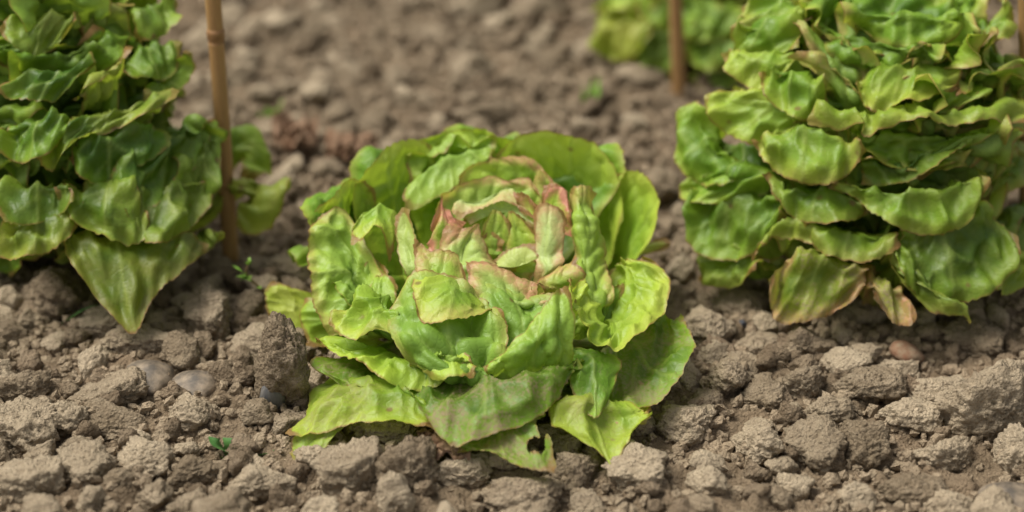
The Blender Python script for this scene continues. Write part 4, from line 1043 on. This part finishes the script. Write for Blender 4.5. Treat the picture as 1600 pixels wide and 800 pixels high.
# crumbs: thousands of small lumps, one mass
def crumbs(name, n, rlo, rhi, sub, label, power, seed, keep_off=0.55):
    rs = np.random.default_rng(seed)
    shapes = [clod_shape(sub, 400 + seed * 20 + i, 9, 1.9) for i in range(14)]
    V, F, off = [], [], 0
    cnt = 0
    while cnt < n:
        x, y = rs.uniform(-0.66, 0.66), rs.uniform(-0.30, 0.84)
        if not visible(x, y, 220): continue
        if perlin(x * 9, y * 9, seed * 1.3) < -0.35 and rs.random() < 0.7: continue
        r = rlo + (rhi - rlo) * rs.random() ** power
        cnt += 1
        if any(math.hypot(x - p[0], y - p[1]) < 0.07 for p, _q in plants): continue
        if not all(abs(a - x) > 0.1 or math.hypot(x - a, y - b_) > keep_off * c for (a, b_, c) in placed): continue
        v, f = shapes[int(rs.integers(14))]
        rot = np.array(Euler(rs.uniform(0, 6.28, 3)).to_matrix())
        sc = r * rs.uniform(0.75, 1.2, 3)
        V.append((v * sc) @ rot.T + np.array([x, y, 0])); F.append(f + off); off += len(v)
        crumb_xyz.append((len(V), x, y, r))
    xs = np.array([c[1] for c in crumb_xyz]); ys = np.array([c[2] for c in crumb_xyz]); hz = ground_h(xs, ys)
    for i, c in enumerate(crumb_xyz): V[i][:, 2] += hz[i] + 0.45 * c[3]
    me = mesh_of(name, np.concatenate(V), np.concatenate(F), M_CRUMB, smooth=sub > 2)
    tag(obj(name, me), label, kind='stuff')
    crumb_xyz.clear()
crumb_xyz = []
crumbs('soil_lumps', 1000, 0.0050, 0.0095, 3, 'small soil lumps scattered over the bed', 1.6, 1)
crumbs('soil_crumbs', 23000, 0.0012, 0.0050, 1, 'fine soil crumbs covering the bed', 1.5, 2)

# ---------------------------------------------------------------- weeds, grass, dry leaves
def strip_leaf(name, pts, width, mat, parent, fold=0.25, nv=14, tip=0.7, wav=0.0):
    C = catmull(np.array(pts, float), np.linspace(0, 1, nv)); T = np.gradient(C, axis=0)
    T /= np.linalg.norm(T, axis=1)[:, None]
    V = []
    for i in range(nv):
        v = i / (nv - 1)
        w_ = width * max(0.04, math.sin(math.pi * min(1, (v * 0.9 + 0.08)) ** tip))
        S = np.cross(T[i], [0, 0, 1.0]); S /= np.linalg.norm(S) + 1e-9; Nn = np.cross(S, T[i])
        for u in (-1, -0.5, 0, 0.5, 1):
            V.append(C[i] + S * u * w_ * (1 + wav * math.sin(v * 26 + u)) + Nn * (abs(u) * fold * w_))
    return obj(name, mesh_of(name, V, grid_faces(nv, 5), mat), parent)

def at_ground(px, py, dz=0.0):
    g = G(px, py); return np.array([g.x, g.y, gh(g.x, g.y) + dz])

def local(root, pts):
    o = np.array(root.location); return [np.array(p) - o for p in pts]

# dark seedling
g0 = at_ground(366, 712, 0.004)
sdl = empty('seedling', g0); tag(sdl, 'small dark green seedling with broad leaves among the clods, left of the arched leaf', 'weed', 'weeds in the bed')
Y0 = g0[1] * 100 + 0.6
strip_leaf('leaf', local(sdl, [P3(364, 716, Y0 - .4), P3(352, 706, Y0 - .8), P3(338, 694, Y0 - 1), P3(326, 682, Y0 - .6)]), 0.0078, M_SEED, sdl)
strip_leaf('leaf', local(sdl, [P3(364, 716, Y0 - .4), P3(362, 704, Y0 - .4), P3(358, 692, Y0 - .2), P3(348, 684, Y0 + .2)]), 0.0072, M_SEED, sdl)
strip_leaf('leaf', local(sdl, [P3(364, 716, Y0 - .5), P3(352, 716, Y0 - 1), P3(338, 711, Y0 - 1.2)]), 0.0030, M_SEED2, sdl)
strip_leaf('leaf', local(sdl, [P3(372, 717, Y0 - .5), P3(395, 711, Y0 - .6), P3(418, 706, Y0 - .6), P3(436, 708, Y0 - .8)]), 0.0050, M_SEED, sdl, wav=0.12)
V_, F_ = tube(local(sdl, [g0 - [0, 0, .01], P3(364, 716, Y0 - .4)]), [0.001, 0.0008], 6); obj('stem', mesh_of('stem', V_, F_, M_SEED2), sdl)

# thin sprout with tiny leaves
Y1 = 4.0
root_p = np.array(P3(416, 458, Y1)); spr = empty('sprout', (root_p[0], root_p[1], 0))
tag(spr, 'thin brown-stemmed sprout with tiny green leaves by the pale leaf tip', 'weed', 'weeds in the bed')
V_, F_ = tube(local(spr, [(root_p[0] + .006, root_p[1], 0.0), P3(416, 458, Y1), P3(402, 446, Y1), P3(388, 434, Y1), P3(384, 424, Y1), P3(389, 408, Y1)]), [.0012, .0011, .001, .0009, .0007, .0005], 6)
obj('stem', mesh_of('stem', V_, F_, M_STEM), spr)
for a, b_, wd in (((386, 432), (370, 432), .003), ((386, 430), (363, 414), .0022), ((388, 414), (390, 402), .0022), ((386, 432), (392, 440), .003), ((384, 434), (376, 438), .003), ((402, 448), (412, 452), .002)):
    mid_ = ((a[0] + b_[0]) / 2, (a[1] + b_[1]) / 2)
    strip_leaf('leaf', local(spr, [P3(*a, Y1), P3(*mid_, Y1 - .3), P3(*b_, Y1 - .1)]), wd, M_SEED2, spr)

# grass blades
def grass(label, specs, mat=M_SEED):
    g = at_ground(*specs[0][0]); root = empty('grass_tuft', g); tag(root, label, 'grass', 'weeds in the bed')
    Yg = g[1] * 100
    for sp in specs:
        p0 = at_ground(*sp[0]); pts = [p0] + [np.array(P3(px, py, Yg + dy)) for px, py, dy in sp[1]]
        strip_leaf('blade', local(root, pts), sp[2], mat, root, fold=0.4, tip=0.6)
grass('single dark grass blade by the big clod under the left lettuce', [((96, 512), [(110, 498, -.5), (132, 484, -.8), (154, 475, -1)], 0.0022)])
grass('blurred green weed tuft behind the bamboo cane on the left', [((424, 190), [(420, 178, -.5), (416, 166, -1)], 0.006), ((428, 188), [(436, 170, -.5), (444, 154, -.5)], 0.005), ((420, 190), [(410, 182, -1), (402, 178, -1)], 0.004)], M_SEED2)
grass('blurred upright green weed left of the middle bamboo cane', [((920, 178), [(922, 155, -.3), (926, 120, 0)], 0.005), ((916, 176), [(912, 150, -.5), (908, 128, -.5)], 0.004), ((925, 178), [(932, 150, -.5), (936, 118, .5)], 0.004)], M_SEED2)
grass('thin green grass blades in the shade under the arched leaf', [((498, 700), [(494, 690, -.5), (486, 676, -.8)], 0.0012), ((534, 690), [(530, 682, -.3), (528, 676, -.4)], 0.001)])

# dry leaves
def dry_leaf(label, pts4, seed, mat=M_DRY, amp=0.004):
    """pts4: rows of world points"""
    c = np.array(pts4, float); o = c.reshape(-1, 3).mean(0)
    nv = nu = 30
    cols = np.stack([catmull(c[:, j], np.linspace(0, 1, nv)) for j in range(c.shape[1])], 1)
    P = np.stack([catmull(cols[i], np.linspace(0, 1, nu)) for i in range(nv)], 0)
    X, Y_ = np.meshgrid(np.linspace(0, 3, nu), np.linspace(0, 3, nv))
    P[..., 2] += amp * 1.6 * perlin(X * 1.4, Y_ * 1.4, seed) + amp * 0.8 * perlin(X * 4, Y_ * 4, seed)
    P[..., 1] += amp * perlin(X * 2, Y_ * 2, seed + 5)
    root = obj('dry_leaf', mesh_of('dry_leaf', (P - o).reshape(-1, 3), grid_faces(nv, nu), mat), loc=o)
    tag(root, label, 'dry leaf', 'dry leaves on the soil')
dry_leaf('crumpled dry brown leaf under the front of the central lettuce',
         [[P3(640, 690, -15.5), P3(690, 676, -15.2), P3(730, 680, -15)], [P3(640, 700, -16.6), P3(690, 695, -16.8), P3(735, 700, -17)], [P3(650, 712, -17.4), P3(690, 712, -17.8), P3(735, 716, -18)]], 2.0)
dry_leaf('shrivelled reddish scrap under the broad soil-flecked leaf',
         [[P3(650, 675, -15), P3(680, 668, -15), P3(700, 672, -15)], [P3(655, 690, -15.8), P3(680, 684, -15.8), P3(705, 688, -15.8)]], 4.0)
def flat_dry(label, px, py, wpx, hpx, seed, z=0.018):
    rows = []
    for dy in (-0.5, 0, 0.5):
        rows.append([np.array(G(px + dx * wpx, py + dy * hpx, z + 0.006 * (1 - abs(dx) - abs(dy)))) for dx in (-0.5, 0, 0.5)])
    dry_leaf(label, rows, seed, amp=0.007)
flat_dry('blurred reddish dry leaf near the weed tuft in the background', 462, 208, 70, 36, 6.0)
flat_dry('blurred reddish dry leaf left of the top of the central lettuce', 548, 226, 80, 34, 8.0)
flat_dry('blurred orange dry leaf scrap right below the weed tuft', 440, 190, 30, 22, 10.0)
